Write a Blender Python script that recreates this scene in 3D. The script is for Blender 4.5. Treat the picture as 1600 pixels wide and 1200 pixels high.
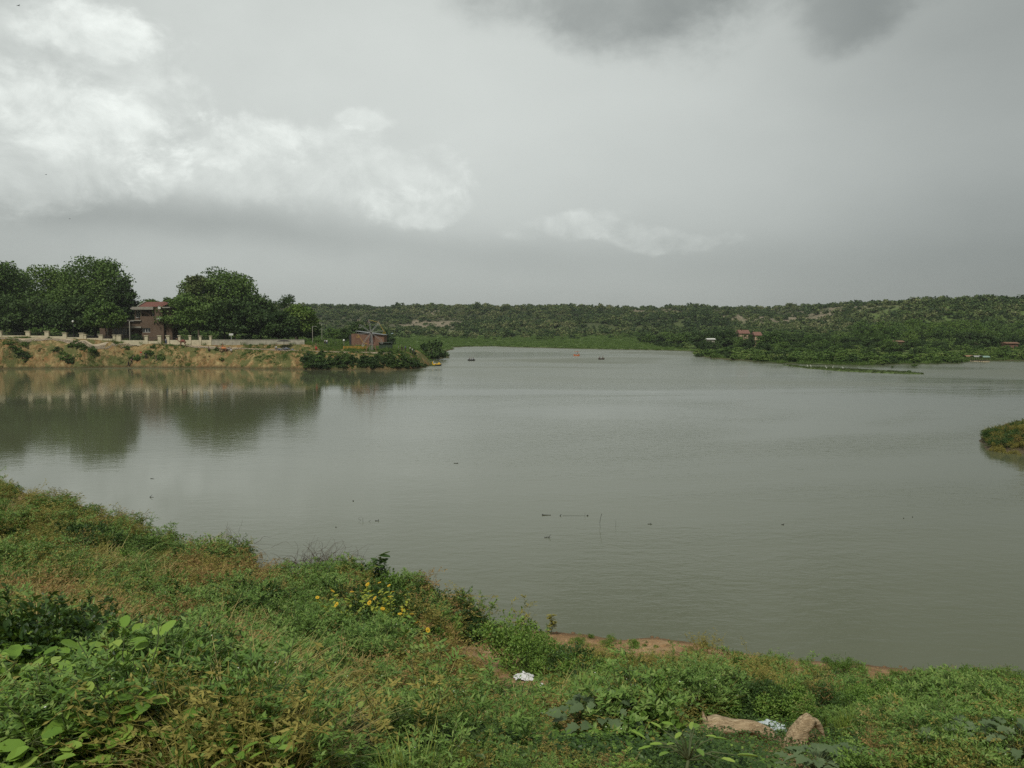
import bpy, bmesh, math, random
import numpy as np
from mathutils import Vector, Matrix, Euler
R = math.radians
scene = bpy.context.scene
for o in list(bpy.data.objects): bpy.data.objects.remove(o)
COL = scene.collection
# ------------------------------------------------------------------ camera, world, sun, exposure
FPX, HC = 1232.0, 11.0                       # focal length in 1600-wide pixels, eye height above the water
PITCH = math.atan(90 / FPX)
cam_d = bpy.data.cameras.new('camera'); cam = bpy.data.objects.new('camera', cam_d); COL.objects.link(cam)
cam.location = (0, 0, HC); cam.rotation_euler = (R(90) - PITCH, 0, 0)
cam_d.sensor_width = 36; cam_d.lens = 36 * FPX / 1600
cam_d.clip_start = 0.1; cam_d.clip_end = 12000
scene.camera = cam
scene.view_settings.view_transform = 'Standard'; scene.view_settings.look = 'None'
scene.view_settings.gamma = 1; scene.view_settings.use_curve_mapping = False
scene.view_settings.exposure = 0.12
scene.render.resolution_x, scene.render.resolution_y = 1024, 768
cy = scene.cycles
cy.max_bounces = 6; cy.diffuse_bounces = 3; cy.glossy_bounces = 2; cy.transmission_bounces = 3; cy.volume_bounces = 0
cy.caustics_reflective = False; cy.caustics_refractive = False
cy.use_denoising = False; cy.use_adaptive_sampling = True; cy.adaptive_threshold = 0.01

SUN_EL, SUN_AZ = R(52), R(200)               # azimuth clockwise from +Y
sun_d = bpy.data.lights.new('sun', 'SUN'); sun = bpy.data.objects.new('sun', sun_d); COL.objects.link(sun)
sun_d.energy = 2.4; sun_d.angle = R(10); sun_d.color = (1, .965, .9)
sun.rotation_euler = (R(90) - SUN_EL, 0, -SUN_AZ + math.pi)   # lamp shines from the given azimuth

# ---- tiny node-expression helper
class X:
    nt = None
    def __init__(s, v): s.v = v
    @staticmethod
    def m(op, *a):
        n = X.nt.nodes.new('ShaderNodeMath'); n.operation = op
        for i, q in enumerate(a):
            q = q.v if isinstance(q, X) else q
            if isinstance(q, (int, float)): n.inputs[i].default_value = q
            else: X.nt.links.new(q, n.inputs[i])
        return X(n.outputs[0])
    def __add__(s, o): return X.m('ADD', s, o)
    __radd__ = __add__
    def __sub__(s, o): return X.m('SUBTRACT', s, o)
    def __rsub__(s, o): return X.m('SUBTRACT', o, s)
    def __mul__(s, o): return X.m('MULTIPLY', s, o)
    __rmul__ = __mul__
    def __truediv__(s, o): return X.m('DIVIDE', s, o)
    def sm(s, a, b):
        n = X.nt.nodes.new('ShaderNodeMapRange'); n.interpolation_type = 'SMOOTHSTEP'
        X.nt.links.new(s.v, n.inputs[0]); n.inputs[1].default_value = a; n.inputs[2].default_value = b
        return X(n.outputs[0])
    def clamp(s): return X.m('MINIMUM', X.m('MAXIMUM', s, 0.0), 1.0)

def xyz(x, y, z=0.0):
    n = X.nt.nodes.new('ShaderNodeCombineXYZ')
    for i, q in enumerate((x, y, z)):
        q = q.v if isinstance(q, X) else q
        if isinstance(q, (int, float)): n.inputs[i].default_value = q
        else: X.nt.links.new(q, n.inputs[i])
    return n.outputs[0]
def noise(vec, scale, detail=5, rough=.55, dist=0.0, lac=2.0):
    n = X.nt.nodes.new('ShaderNodeTexNoise'); X.nt.links.new(vec, n.inputs['Vector'])
    n.inputs['Scale'].default_value = scale; n.inputs['Detail'].default_value = detail
    n.inputs['Roughness'].default_value = rough; n.inputs['Distortion'].default_value = dist; n.inputs['Lacunarity'].default_value = lac
    return X(n.outputs[0])

world = bpy.data.worlds.new('World'); scene.world = world; world.use_nodes = True
nt = X.nt = world.node_tree; nt.nodes.clear()
tc = nt.nodes.new('ShaderNodeTexCoord')
sp = nt.nodes.new('ShaderNodeSeparateXYZ'); nt.links.new(tc.outputs['Generated'], sp.inputs[0])
dx, dy, dz = X(sp.outputs[0]), X(sp.outputs[1]), X(sp.outputs[2])
AZ = X.m('ARCTAN2', dx, dy); EL = X.m('ARCSINE', dz)          # radians; azimuth 0 looks along +Y
flat = xyz(AZ, EL * 1.0)
flat2 = xyz(AZ, EL * 2.0)
wx = noise(xyz(AZ, EL * 1.4, 3.1), 4.0, 6, .58) - .5
wy = noise(xyz(AZ, EL * 1.4, 7.7), 4.0, 6, .58) - .5
def ae(px, py):   # picture position -> azimuth / elevation (used only to decide where in the sky a cloud hangs)
    x, y = (px - 800) / FPX, 1.0
    v = (600 - py) / FPX
    Y = math.cos(PITCH) + v * math.sin(PITCH); Z = v * math.cos(PITCH) - math.sin(PITCH)
    return math.atan2(x, Y), math.atan2(Z, math.hypot(x, Y))
def blob(px, py, rx, ry, warp=.12, tilt=0.0, up=None):
    a, e = ae(px, py)
    ux = (AZ - a + wx * warp * 1.6); uy = (EL - e + wy * warp)
    if tilt: uy = uy - ux * tilt
    ry /= FPX
    q = ux * (FPX / rx)
    if up:                                                   # sharper on one side
        ru = up / FPX
        k = uy.sm(-.004, .004)
        r = uy / (k * ru + (1 - k) * ry)
    else: r = uy * (1 / ry)
    return X.m('EXPONENT', (q * q + r * r) * -1.0)
det = noise(xyz(AZ, EL * 1.3, 1.3), 13.0, 8, .62, .3)
fine = noise(xyz(AZ, EL * 1.3, 5.0), 34.0, 6, .6, .2)
det_up = noise(xyz(AZ + .006, EL * 1.3 + .02, 1.3), 13.0, 8, .62, .3)
relief = det - det_up                                         # lit from above
soft = noise(xyz(AZ, EL * 2.2, 9.0), 3.2, 4, .5)
broad = noise(xyz(AZ, EL * 2.5, 4.0), 1.6, 3, .5)
# clear veil: display-linear brightness of the high overcast
B = 0.405 + 0.255 * blob(600, 120, 820, 360, .05) + (soft - .5) * .10 + (broad - .5) * .06 + (det - .5) * .025
B = B + EL.sm(.5, 1.3) * .06
B = B - AZ.sm(.15, .62) * .095 - (1 - EL.sm(-.02, .20)) * .108
# low grey bases under the cumulus
B = B - .095 * blob(40, 322, 420, 34, .04, -.05) - .075 * blob(430, 358, 330, 28, .04, -.07) - .035 * blob(1000, 405, 420, 30, .05)
B = B - .07 * blob(30, 120, 110, 60, .12)
# sunlit cumulus heads with crisp upper edges
def puff(px, py, rx, ry, amp, th=.42, w=.16, up=None, warp=.1):
    g_ = blob(px, py, rx * 1.15, ry * 1.15, warp, 0, up)
    m = g_ + (det - .5) * .66 + (fine - .5) * .32
    return m.sm(th - .02, th + .30) * (amp * 1.0 + relief * .30)
B = B + puff(100, 130, 150, 110, .10, .45, .30) + puff(60, 220, 170, 90, .12, .4, .5)
B = B + puff(130, 60, 90, 42, .12, .5, .25)
B = B + puff(350, 225, 110, 40, .10, .5, .28) + puff(265, 270, 40, 50, .08, .45, .4)
B = B + puff(480, 265, 220, 70, .07, .4, .6) + puff(640, 318, 90, 36, .08, .48, .4)
B = B + puff(540, 170, 60, 22, .05, .5, .4)
B = B + puff(890, 358, 110, 22, .06, .45, .5) + puff(1050, 372, 120, 16, .03, .45, .5)
B = B + (det - .5) * (1 - AZ.sm(-.45, .05)) * .05
# dark rain clouds overhead
D = blob(985, -8, 250, 72, .14) + (det - .5) * .55 + (soft - .5) * .3 + (fine - .5) * .1
B = B - D.sm(.22, .95) * (.25 + (det - .5) * .16)
D2 = blob(1340, 2, 120, 58, .14) + (det - .5) * .6 + (fine - .5) * .1
B = B - D2.sm(.25, .95) * .15
B = B - .035 * blob(1560, 60, 200, 90, .1)
B = B - (1 - EL.sm(-.12, -.01)) * .25
col = nt.nodes.new('ShaderNodeCombineColor')
for i, (k, off) in enumerate(((.965, -.012), (1.0, 0.0), (.95, .002))): nt.links.new((B * k + off).v, col.inputs[i])
sky = nt.nodes.new('ShaderNodeTexSky'); sky.sky_type = 'NISHITA'; sky.sun_disc = False
sky.sun_elevation = SUN_EL; sky.sun_rotation = SUN_AZ
bg1 = nt.nodes.new('ShaderNodeBackground'); nt.links.new(sky.outputs[0], bg1.inputs[0]); bg1.inputs[1].default_value = .05
bg2 = nt.nodes.new('ShaderNodeBackground'); nt.links.new(col.outputs[0], bg2.inputs[0]); bg2.inputs[1].default_value = 1.0
mx = nt.nodes.new('ShaderNodeMixShader'); mx.inputs[0].default_value = .93
nt.links.new(bg1.outputs[0], mx.inputs[1]); nt.links.new(bg2.outputs[0], mx.inputs[2])
wo = nt.nodes.new('ShaderNodeOutputWorld'); nt.links.new(mx.outputs[0], wo.inputs[0])
world.cycles.sampling_method = 'MANUAL'; world.cycles.sample_map_resolution = 512

# ------------------------------------------------------------------ general helpers
def ray(px, py):
    v = (600 - py) / FPX
    return np.array([(px - 800) / FPX, math.cos(PITCH) + v * math.sin(PITCH), v * math.cos(PITCH) - math.sin(PITCH)])
def atY(px, Y, py=None):
    r = ray(px, 510 if py is None else py); k = Y / r[1]
    return float(r[0] * k), float(Y), float(HC + r[2] * k)
def onwater(px, py):
    r = ray(px, py); k = -HC / r[2]
    return float(r[0] * k), float(r[1] * k)
def topix(P):
    P = np.atleast_2d(np.asarray(P, float)); z = P[:, 2] - HC
    d = P[:, 1] * math.cos(PITCH) - z * math.sin(PITCH); v = P[:, 1] * math.sin(PITCH) + z * math.cos(PITCH)
    d = np.where(d < .05, .05, d)
    return 800 + FPX * P[:, 0] / d, 600 - FPX * v / d
def tag(o, label=None, cat=None, group=None, kind=None):
    if label: o['label'] = label
    if cat: o['category'] = cat
    if group: o['group'] = group
    if kind: o['kind'] = kind
    return o
def thing(name, loc, rz=0, label=None, cat=None, group=None, sc=1):
    o = bpy.data.objects.new(name, None); COL.objects.link(o); o.location = loc; o.rotation_euler = (0, 0, rz)
    o.scale = (sc, sc, sc) if isinstance(sc, (int, float)) else sc
    o.empty_display_size = .3
    return tag(o, label, cat, group)
def link(name, mesh, parent=None, loc=None, rz=0, sc=None):
    o = bpy.data.objects.new(name, mesh); COL.objects.link(o)
    if parent is not None: o.parent = parent
    if loc is not None: o.location = loc
    if rz: o.rotation_euler = (0, 0, rz)
    if sc is not None: o.scale = (sc, sc, sc) if isinstance(sc, (int, float)) else sc
    return o
def copy_tree(o, loc=None, rz=None, sc=None, **kw):
    c = o.copy(); COL.objects.link(c)
    if loc is not None: c.location = loc
    if rz is not None: c.rotation_euler = (0, 0, rz)
    if sc is not None: c.scale = (sc, sc, sc) if isinstance(sc, (int, float)) else sc
    for ch in o.children:
        d = ch.copy(); COL.objects.link(d); d.parent = c
        for g in ch.children:
            e = g.copy(); COL.objects.link(e); e.parent = d
    return tag(c, **kw)

class MB:
    """collects geometry, builds ONE mesh"""
    def __init__(s): s.V = []; s.F = []; s.M = []; s.n = 0; s.S = []
    def add(s, V, F, m=0, smooth=False):
        V = np.asarray(V, float).reshape(-1, 3); s.V.append(V)
        if isinstance(F, np.ndarray): s.F.append(F + s.n); k = len(F)
        else:
            by = {}
            for f in F: by.setdefault(len(f), []).append(f)
            for q in by.values(): s.F.append(np.array(q) + s.n); 
            k = 0
            for q in by.values():
                s.M.append(np.full(len(q), m)); s.S.append(np.full(len(q), smooth))
            s.n += len(V); return s
        s.M.append(np.full(k, m)); s.S.append(np.full(k, smooth)); s.n += len(V); return s
    def box(s, c, d, rz=0, m=0):
        x, y, z = d[0] / 2, d[1] / 2, d[2] / 2
        V = np.array([[i * x, j * y, k * z] for k in (-1, 1) for i, j in ((-1, -1), (1, -1), (1, 1), (-1, 1))])
        ca, sa = math.cos(rz), math.sin(rz)
        V = np.c_[V[:, 0] * ca - V[:, 1] * sa, V[:, 0] * sa + V[:, 1] * ca, V[:, 2]] + np.array(c)
        return s.add(V, [(0, 3, 2, 1), (4, 5, 6, 7), (0, 1, 5, 4), (1, 2, 6, 5), (2, 3, 7, 6), (3, 0, 4, 7)], m)
    def tube(s, P, r, k=6, m=0, cap=True):
        P = np.asarray(P, float); n = len(P); r = np.broadcast_to(np.asarray(r, float), (n,))
        T = np.gradient(P, axis=0); T /= np.linalg.norm(T, axis=1)[:, None] + 1e-9
        ref = np.array([0, 0, 1.]) if abs(T[:, 2]).mean() < .8 else np.array([1., 0, 0])
        A = np.cross(T, ref); A /= np.linalg.norm(A, axis=1)[:, None] + 1e-9; Bv = np.cross(T, A)
        a = np.arange(k) * 2 * math.pi / k
        V = P[:, None] + r[:, None, None] * (np.cos(a)[None, :, None] * A[:, None] + np.sin(a)[None, :, None] * Bv[:, None])
        i = np.arange(n - 1)[:, None] * k; j = np.arange(k)[None]; j2 = (j + 1) % k
        F = np.stack([i + j, i + j2, i + k + j2, i + k + j], -1).reshape(-1, 4)
        s.add(V.reshape(-1, 3), F, m, True)
        if cap: s.F.append(np.array([[s.n - k + q for q in range(k)]])); s.M.append(np.array([m])); s.S.append(np.array([False]))
        return s
    def bar(s, a, b, r, k=6, m=0): return s.tube([a, b], r, k, m)
    def beam(s, a, b, w, h, m=0):
        a, b = Vector(a), Vector(b); d = (b - a).normalized(); ref = Vector((0, 0, 1)) if abs(d.z) < .9 else Vector((1, 0, 0))
        u = d.cross(ref).normalized() * w / 2; v = u.cross(d).normalized() * h / 2
        V = [list(p + i * u + j * v) for p in (a, b) for i, j in ((-1, -1), (1, -1), (1, 1), (-1, 1))]
        return s.add(V, [(0, 1, 2, 3), (7, 6, 5, 4), (0, 4, 5, 1), (1, 5, 6, 2), (2, 6, 7, 3), (3, 7, 4, 0)], m)
    def blobm(s, c, d, seed=0, amp=.15, m=0, nu=14, nv=8):
        rng = np.random.default_rng(seed); u = np.arange(nu) * 2 * math.pi / nu; v = np.linspace(-math.pi / 2, math.pi / 2, nv)
        U, Vv = np.meshgrid(u, v); P = np.stack([np.cos(Vv) * np.cos(U), np.cos(Vv) * np.sin(U), np.sin(Vv)], -1)
        f = 1 + amp * (fbm2(P[..., 0] * 1.5 + P[..., 2] + seed, P[..., 1] * 1.5 - P[..., 2], 3) * 2 - 1)
        P = P * f[..., None] * np.array(d) / 2 + np.array(c)
        i = np.arange(nv - 1)[:, None] * nu; j = np.arange(nu)[None]; j2 = (j + 1) % nu
        return s.add(P.reshape(-1, 3), np.stack([i + j, i + j2, i + nu + j2, i + nu + j], -1).reshape(-1, 4), m, True)
    def mesh(s, name, mats):
        me = bpy.data.meshes.new(name); V = np.concatenate(s.V)
        me.vertices.add(len(V)); me.vertices.foreach_set('co', V.astype(np.float32).ravel())
        li = np.concatenate([f.ravel() for f in s.F]); lt = np.concatenate([np.full(len(f), f.shape[1]) for f in s.F])
        me.loops.add(len(li)); me.loops.foreach_set('vertex_index', li.astype(np.int32))
        me.polygons.add(len(lt)); me.polygons.foreach_set('loop_start', np.r_[0, np.cumsum(lt)[:-1]].astype(np.int32))
        M = np.concatenate(s.M); S = np.concatenate(s.S)
        me.polygons.foreach_set('material_index', M.astype(np.int32)); me.polygons.foreach_set('use_smooth', S.astype(bool))
        for q in (mats if isinstance(mats, (list, tuple)) else [mats]): me.materials.append(q)
        me.update(calc_edges=True); me.validate(); return me
    def obj(s, name, mats, parent=None, **k): return link(name, s.mesh(name, mats), parent, **k)

# ---- value noise in numpy
_T = np.random.default_rng(5).random((256, 256))
def vnoise(x, y):
    x = np.asarray(x, float); y = np.asarray(y, float)
    xi = np.floor(x).astype(int); yi = np.floor(y).astype(int); fx = x - xi; fy = y - yi
    fx = fx * fx * (3 - 2 * fx); fy = fy * fy * (3 - 2 * fy)
    g = lambda a, b: _T[a & 255, b & 255]
    return (g(xi, yi) * (1 - fx) + g(xi + 1, yi) * fx) * (1 - fy) + (g(xi, yi + 1) * (1 - fx) + g(xi + 1, yi + 1) * fx) * fy
def fbm2(x, y, o=4, g=.5):
    t = 0; a = 1; n = 0
    for i in range(o): t = t + a * vnoise(x + 17.3 * i, y - 9.1 * i); n += a; a *= g; x = x * 2.03; y = y * 2.03
    return t / n
def ss(x, a, b):
    t = np.clip((x - a) / (b - a), 0, 1); return t * t * (3 - 2 * t)

# ------------------------------------------------------------------ materials
def new_mat(name):
    m = bpy.data.materials.new(name); m.use_nodes = True; X.nt = m.node_tree; m.node_tree.nodes.clear()
    o = m.node_tree.nodes.new('ShaderNodeOutputMaterial'); return m, m.node_tree, o
def ramp(fac, stops, mode='LINEAR'):
    r = X.nt.nodes.new('ShaderNodeValToRGB'); X.nt.links.new(fac.v if isinstance(fac, X) else fac, r.inputs[0]); e = r.color_ramp.elements
    r.color_ramp.interpolation = mode
    while len(e) < len(stops): e.new(.5)
    for q, (p, c) in zip(e, stops): q.position = p; q.color = (*c, 1)
    return r.outputs[0]
def bsdf(c, rough=.8, spec=.3, metal=0):
    b = X.nt.nodes.new('ShaderNodeBsdfPrincipled')
    if isinstance(c, (tuple, list)): b.inputs['Base Color'].default_value = (*c, 1)
    else: X.nt.links.new(c, b.inputs['Base Color'])
    b.inputs['Roughness'].default_value = rough; b.inputs['Specular IOR Level'].default_value = spec; b.inputs['Metallic'].default_value = metal
    return b
def mixc(f, a, b, mode='MIX'):
    n = X.nt.nodes.new('ShaderNodeMix'); n.data_type = 'RGBA'; n.blend_type = mode
    for s_, q in ((0, f), (6, a), (7, b)):
        q = q.v if isinstance(q, X) else q
        if isinstance(q, (int, float)): n.inputs[s_].default_value = q
        elif isinstance(q, tuple): n.inputs[s_].default_value = (*q, 1)
        else: X.nt.links.new(q, n.inputs[s_])
    return n.outputs[2]
def bump(h, dist, strength=1.0):
    n = X.nt.nodes.new('ShaderNodeBump'); n.inputs['Distance'].default_value = dist; n.inputs['Strength'].default_value = strength
    X.nt.links.new(h.v if isinstance(h, X) else h, n.inputs['Height']); return n.outputs[0]
def pos():
    return X.nt.nodes.new('ShaderNodeNewGeometry').outputs['Position']
def objc(): return X.nt.nodes.new('ShaderNodeTexCoord').outputs['Object']

def plain(name, c, rough=.7, var=.18, scale=6, spec=.3, metal=0, dirt=None):
    m, t, o = new_mat(name)
    p = objc(); f = noise(p, scale, 6, .65)
    lo = tuple(q * (1 - var) for q in c); hi = tuple(min(1, q * (1 + var)) for q in c)
    cc = ramp(f, [(.3, lo), (.7, hi)])
    if dirt: cc = mixc(noise(p, scale * .35, 5, .7).sm(.5, .72) * .7, cc, dirt)
    b = bsdf(cc, rough, spec, metal); t.links.new(b.outputs[0], o.inputs[0]); return m

def leafmat(name, cols, trans=.3, rough=.55, obj_var=.35, spec=.25):
    """foliage: one random tone per leaf, plus a shift per plant"""
    m, t, o = new_mat(name)
    g = t.nodes.new('ShaderNodeNewGeometry'); oi = t.nodes.new('ShaderNodeObjectInfo')
    f = X(g.outputs['Random Per Island']) * (1 - obj_var) + X(oi.outputs['Random']) * obj_var
    n = len(cols); c = ramp(f, [((i + .5) / n, q) for i, q in enumerate(cols)])
    b = bsdf(c, rough, spec)
    tr = t.nodes.new('ShaderNodeBsdfTranslucent'); t.links.new(mixc(.35, c, (.25, .34, .04)), tr.inputs[0])
    mx = t.nodes.new('ShaderNodeMixShader'); mx.inputs[0].default_value = trans
    t.links.new(b.outputs[0], mx.inputs[1]); t.links.new(tr.outputs[0], mx.inputs[2]); t.links.new(mx.outputs[0], o.inputs[0])
    return m

def water_mat():
    m, t, o = new_mat('lake_water')
    p = pos(); s = t.nodes.new('ShaderNodeSeparateXYZ'); t.links.new(p, s.inputs[0]); x, y = X(s.outputs[0]), X(s.outputs[1])
    patch = noise(xyz(x * .5, y * 1.0), .018, 4, .55, .6)          # wind-ruffled areas against slick ones
    left = 1 - x.sm(-38, 22) * 1.0                                 # the lee of the wooded bank stays calmer
    ruffle = patch.sm(.42, .60) * (1 - left * .86) * 1.25 + .08
    r1 = noise(xyz(x * .7, y * 1.25), 1.3, 4, .6, .3)
    r2 = noise(xyz(x * .55, y * 1.1, 4.0), .33, 3, .5, .2)
    r3 = noise(xyz(x * .8, y * 1.2, 9.0), 4.5, 3, .6)
    h = r1 * .035 * ruffle + r2 * .022 * (1 - left * .72) + r3 * .008 * ruffle
    c = ramp(noise(xyz(x, y), .03, 4, .6), [(.3, (.086, .096, .052)), (.7, (.100, .109, .062))])
    b = bsdf(c, .045, .5); b.inputs['IOR'].default_value = 1.33
    open_w = y.sm(95, 230) * (1 - (1 - x.sm(-45, -5)) * (1 - y.sm(202, 206)))
    t.links.new((open_w * (.12 + patch.sm(.36, .66) * .20) + .028 + ruffle * .06).v, b.inputs['Roughness'])
    t.links.new(bump(h, 1.0, 1.0), b.inputs['Normal'])
    t.links.new(b.outputs[0], o.inputs[0]); return m

def soil_mat():
    m, t, o = new_mat('near_soil')
    p = pos(); a = noise(p, .9, 7, .65); f = noise(p, 9, 5, .7); q = noise(p, .35, 4, .6)
    c = ramp(a, [(.3, (.20, .115, .055)), (.52, (.37, .235, .12)), (.72, (.50, .35, .20))])
    c = mixc(noise(p, 2.2, 6, .7).sm(.52, .66) * .6, c, (.12, .11, .045))
    c = mixc(f.sm(.62, .72) * .6, c, (.34, .24, .15))
    sz = t.nodes.new('ShaderNodeSeparateXYZ'); t.links.new(p, sz.inputs[0]); c = mixc((1 - X(sz.outputs[2]).sm(.02, .20)) * .65, c, (.10, .065, .04))   # wet margin
    c = mixc(noise(p, 1.1, 6, .75).sm(.55, .68) * .5, c, (.17, .13, .07))
    b = bsdf(c, .95, .1); t.links.new(bump(f * .6 + noise(p, 30, 4, .7) * .4, .08, 1.0), b.inputs['Normal'])
    t.links.new(b.outputs[0], o.inputs[0]); return m

def land_mat():
    """far ground: scrub grass, bare earth, rock; ochre cut bank where the 'bank' attribute says earth is cut"""
    m, t, o = new_mat('far_ground')
    p = pos(); s = t.nodes.new('ShaderNodeSeparateXYZ'); t.links.new(p, s.inputs[0])
    at = t.nodes.new('ShaderNodeAttribute'); at.attribute_name = 'bank'; bank = X(at.outputs['Fac'])
    ag = t.nodes.new('ShaderNodeAttribute'); ag.attribute_name = 'lush'; lush = X(ag.outputs['Fac'])
    ar = t.nodes.new('ShaderNodeAttribute'); ar.attribute_name = 'bare'; bare = X(ar.outputs['Fac'])
    n1 = noise(p, .05, 7, .65); n2 = noise(p, .3, 6, .7)
    c = ramp(n1 * .5 + n2 * .5, [(.35, (.032, .045, .018)), (.5, (.052, .062, .027)), (.64, (.085, .088, .044)), (.78, (.17, .15, .095))])
    rock = ramp(n2, [(.35, (.10, .10, .055)), (.55, (.24, .20, .14)), (.7, (.33, .27, .20))])
    c = mixc(bare, c, rock)
    gr = ramp(n2 * .6 + n1 * .4, [(.3, (.068, .105, .030)), (.55, (.10, .145, .040)), (.75, (.155, .18, .06))])
    c = mixc(lush, c, gr)
    # cut bank: horizontal strata, vertical run-off streaks, grassy stains
    x, y, z = X(s.outputs[0]), X(s.outputs[1]), X(s.outputs[2])
    st = noise(xyz(x * .9, y * .9, z * .35), 1.0, 7, .68, .5)
    bc = ramp(st, [(.28, (.10, .058, .024)), (.42, (.185, .12, .05)), (.55, (.28, .205, .092)), (.66, (.36, .28, .13)), (.8, (.46, .37, .21))])
    bc = mixc(noise(xyz(x * .25, y * .25, z * .25), 1.0, 5, .6).sm(.5, .62) * .6, bc, (.26, .135, .055))
    bc = mixc(noise(xyz(x, y, z * .8), .33, 7, .72).sm(.46, .56) * .82, bc, (.085, .105, .034))
    wet = 1 - z.sm(.1, .9); bc = mixc(wet * .75, bc, (.055, .045, .022))
    c = mixc(bank, c, bc)
    b = bsdf(c, .95, .1)
    hb = noise(p, 1.6, 7, .7) * .55 + noise(xyz(x * 1.4, y * 1.4, z * .5), .7, 4, .6)
    t.links.new(bump(hb, .5, 1.0), b.inputs['Normal']); t.links.new(b.outputs[0], o.inputs[0]); return m
# ------------------------------------------------------------------ terrain
# near bank shoreline: picture positions of the water's edge -> world
NS = [onwater(*q) for q in ((-260, 735), (-100, 745), (0, 762), (100, 786), (200, 822), (350, 873), (480, 900), (600, 924), (700, 958), (800, 978),
      (940, 990), (1060, 1003), (1180, 1021), (1300, 1038), (1400, 1048), (1600, 1060), (1900, 1085))]
NS.sort(); NSX = np.array([q[0] for q in NS]); NSY = np.array([q[1] for q in NS])
NSX = np.r_[-140, -80, NSX, 60]; NSY = np.r_[92, 72, NSY, 19]
PT = np.array([-9, -1, 0, .2, .3, .467, .667, .79, .90, 1.0, 1.08, 1.3, 2.2, 9]); PZ = np.array([10.5, 9.6, 9.4, 7.6, 6.2, 4.3, 2.5, 1.35, .72, 0, -.35, -1.2, -3, -3])
def ys_near(x): return np.interp(x, NSX, NSY)
def h_near(x, y):
    x = np.asarray(x, float); y = np.asarray(y, float)
    Y = ys_near(x) + (fbm2(x * .35, y * 0 + 3, 3) - .5) * 1.6
    t = np.where(y > 0, y / Y, y / 30)
    z = np.interp(t, PT, PZ)
    a = np.clip((1.02 - t) * 5, 0, 1)
    return z + a * ((fbm2(x * .28, y * .28, 4) - .5) * .9 + (fbm2(x * 1.5, y * 1.5, 3) - .5) * .22) + (1 - a) * (fbm2(x * .8, y * .8, 3) - .5) * .1
# mainland shoreline
ML = [(-300, 578), (-150, 577), (0, 577), (60, 575.5), (120, 576.5), (200, 574), (300, 575.5), (400, 576), (480, 577.5), (560, 578.5), (620, 578), (655, 576.5),
      (672, 574), (684, 571), (677, 567), (671, 564), (685, 561.5), (698, 558.5), (695, 554.5), (690, 551.5), (702, 547.5), (712, 545.5), (705, 543.3), (730, 541.8),
      (770, 541.2), (800, 542.5), (860, 544), (900, 545.2), (960, 546.2), (1010, 547), (1060, 548.5), (1100, 549.6), (1112, 551.5), (1106, 553.5), (1086, 556.5),
      (1120, 560.5), (1160, 563.5), (1200, 567), (1240, 569), (1290, 570.5), (1340, 571), (1390, 570), (1430, 568.8), (1490, 568.4), (1506, 566.3), (1520, 564.2),
      (1560, 563.6), (1600, 563.5), (1800, 563.5), (2300, 561)]
MLP = np.array([onwater(*q) for q in ML])
MLP = np.vstack([[(-900, 206)], MLP, [(900, 262), (900, 6000), (-900, 6000)]])
STRIP = np.array([onwater(*q) for q in ((1222, 570.5), (1262, 576), (1300, 579), (1380, 583.3), (1443, 585), (1444, 583.6), (1425, 582), (1395, 580.2), (1340, 577.3), (1300, 575.4), (1260, 573.2), (1232, 570))])
def sdist(x, y, P):
    """signed distance, positive inside"""
    x = np.asarray(x, float).ravel(); y = np.asarray(y, float).ravel(); d = np.full(x.shape, 1e18); ins = np.zeros(x.shape, bool)
    for i in range(len(P)):
        ax, ay = P[i]; bx, by = P[(i + 1) % len(P)]; ex, ey = bx - ax, by - ay
        t = np.clip(((x - ax) * ex + (y - ay) * ey) / (ex * ex + ey * ey + 1e-12), 0, 1)
        d = np.minimum(d, (x - ax - t * ex) ** 2 + (y - ay - t * ey) ** 2)
        c = (ay > y) != (by > y)
        with np.errstate(divide='ignore', invalid='ignore'): ins ^= c & (x < ex * (y - ay) / (ey if ey else 1e-12) + ax)
    return np.where(ins, 1, -1) * np.sqrt(d)
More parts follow.
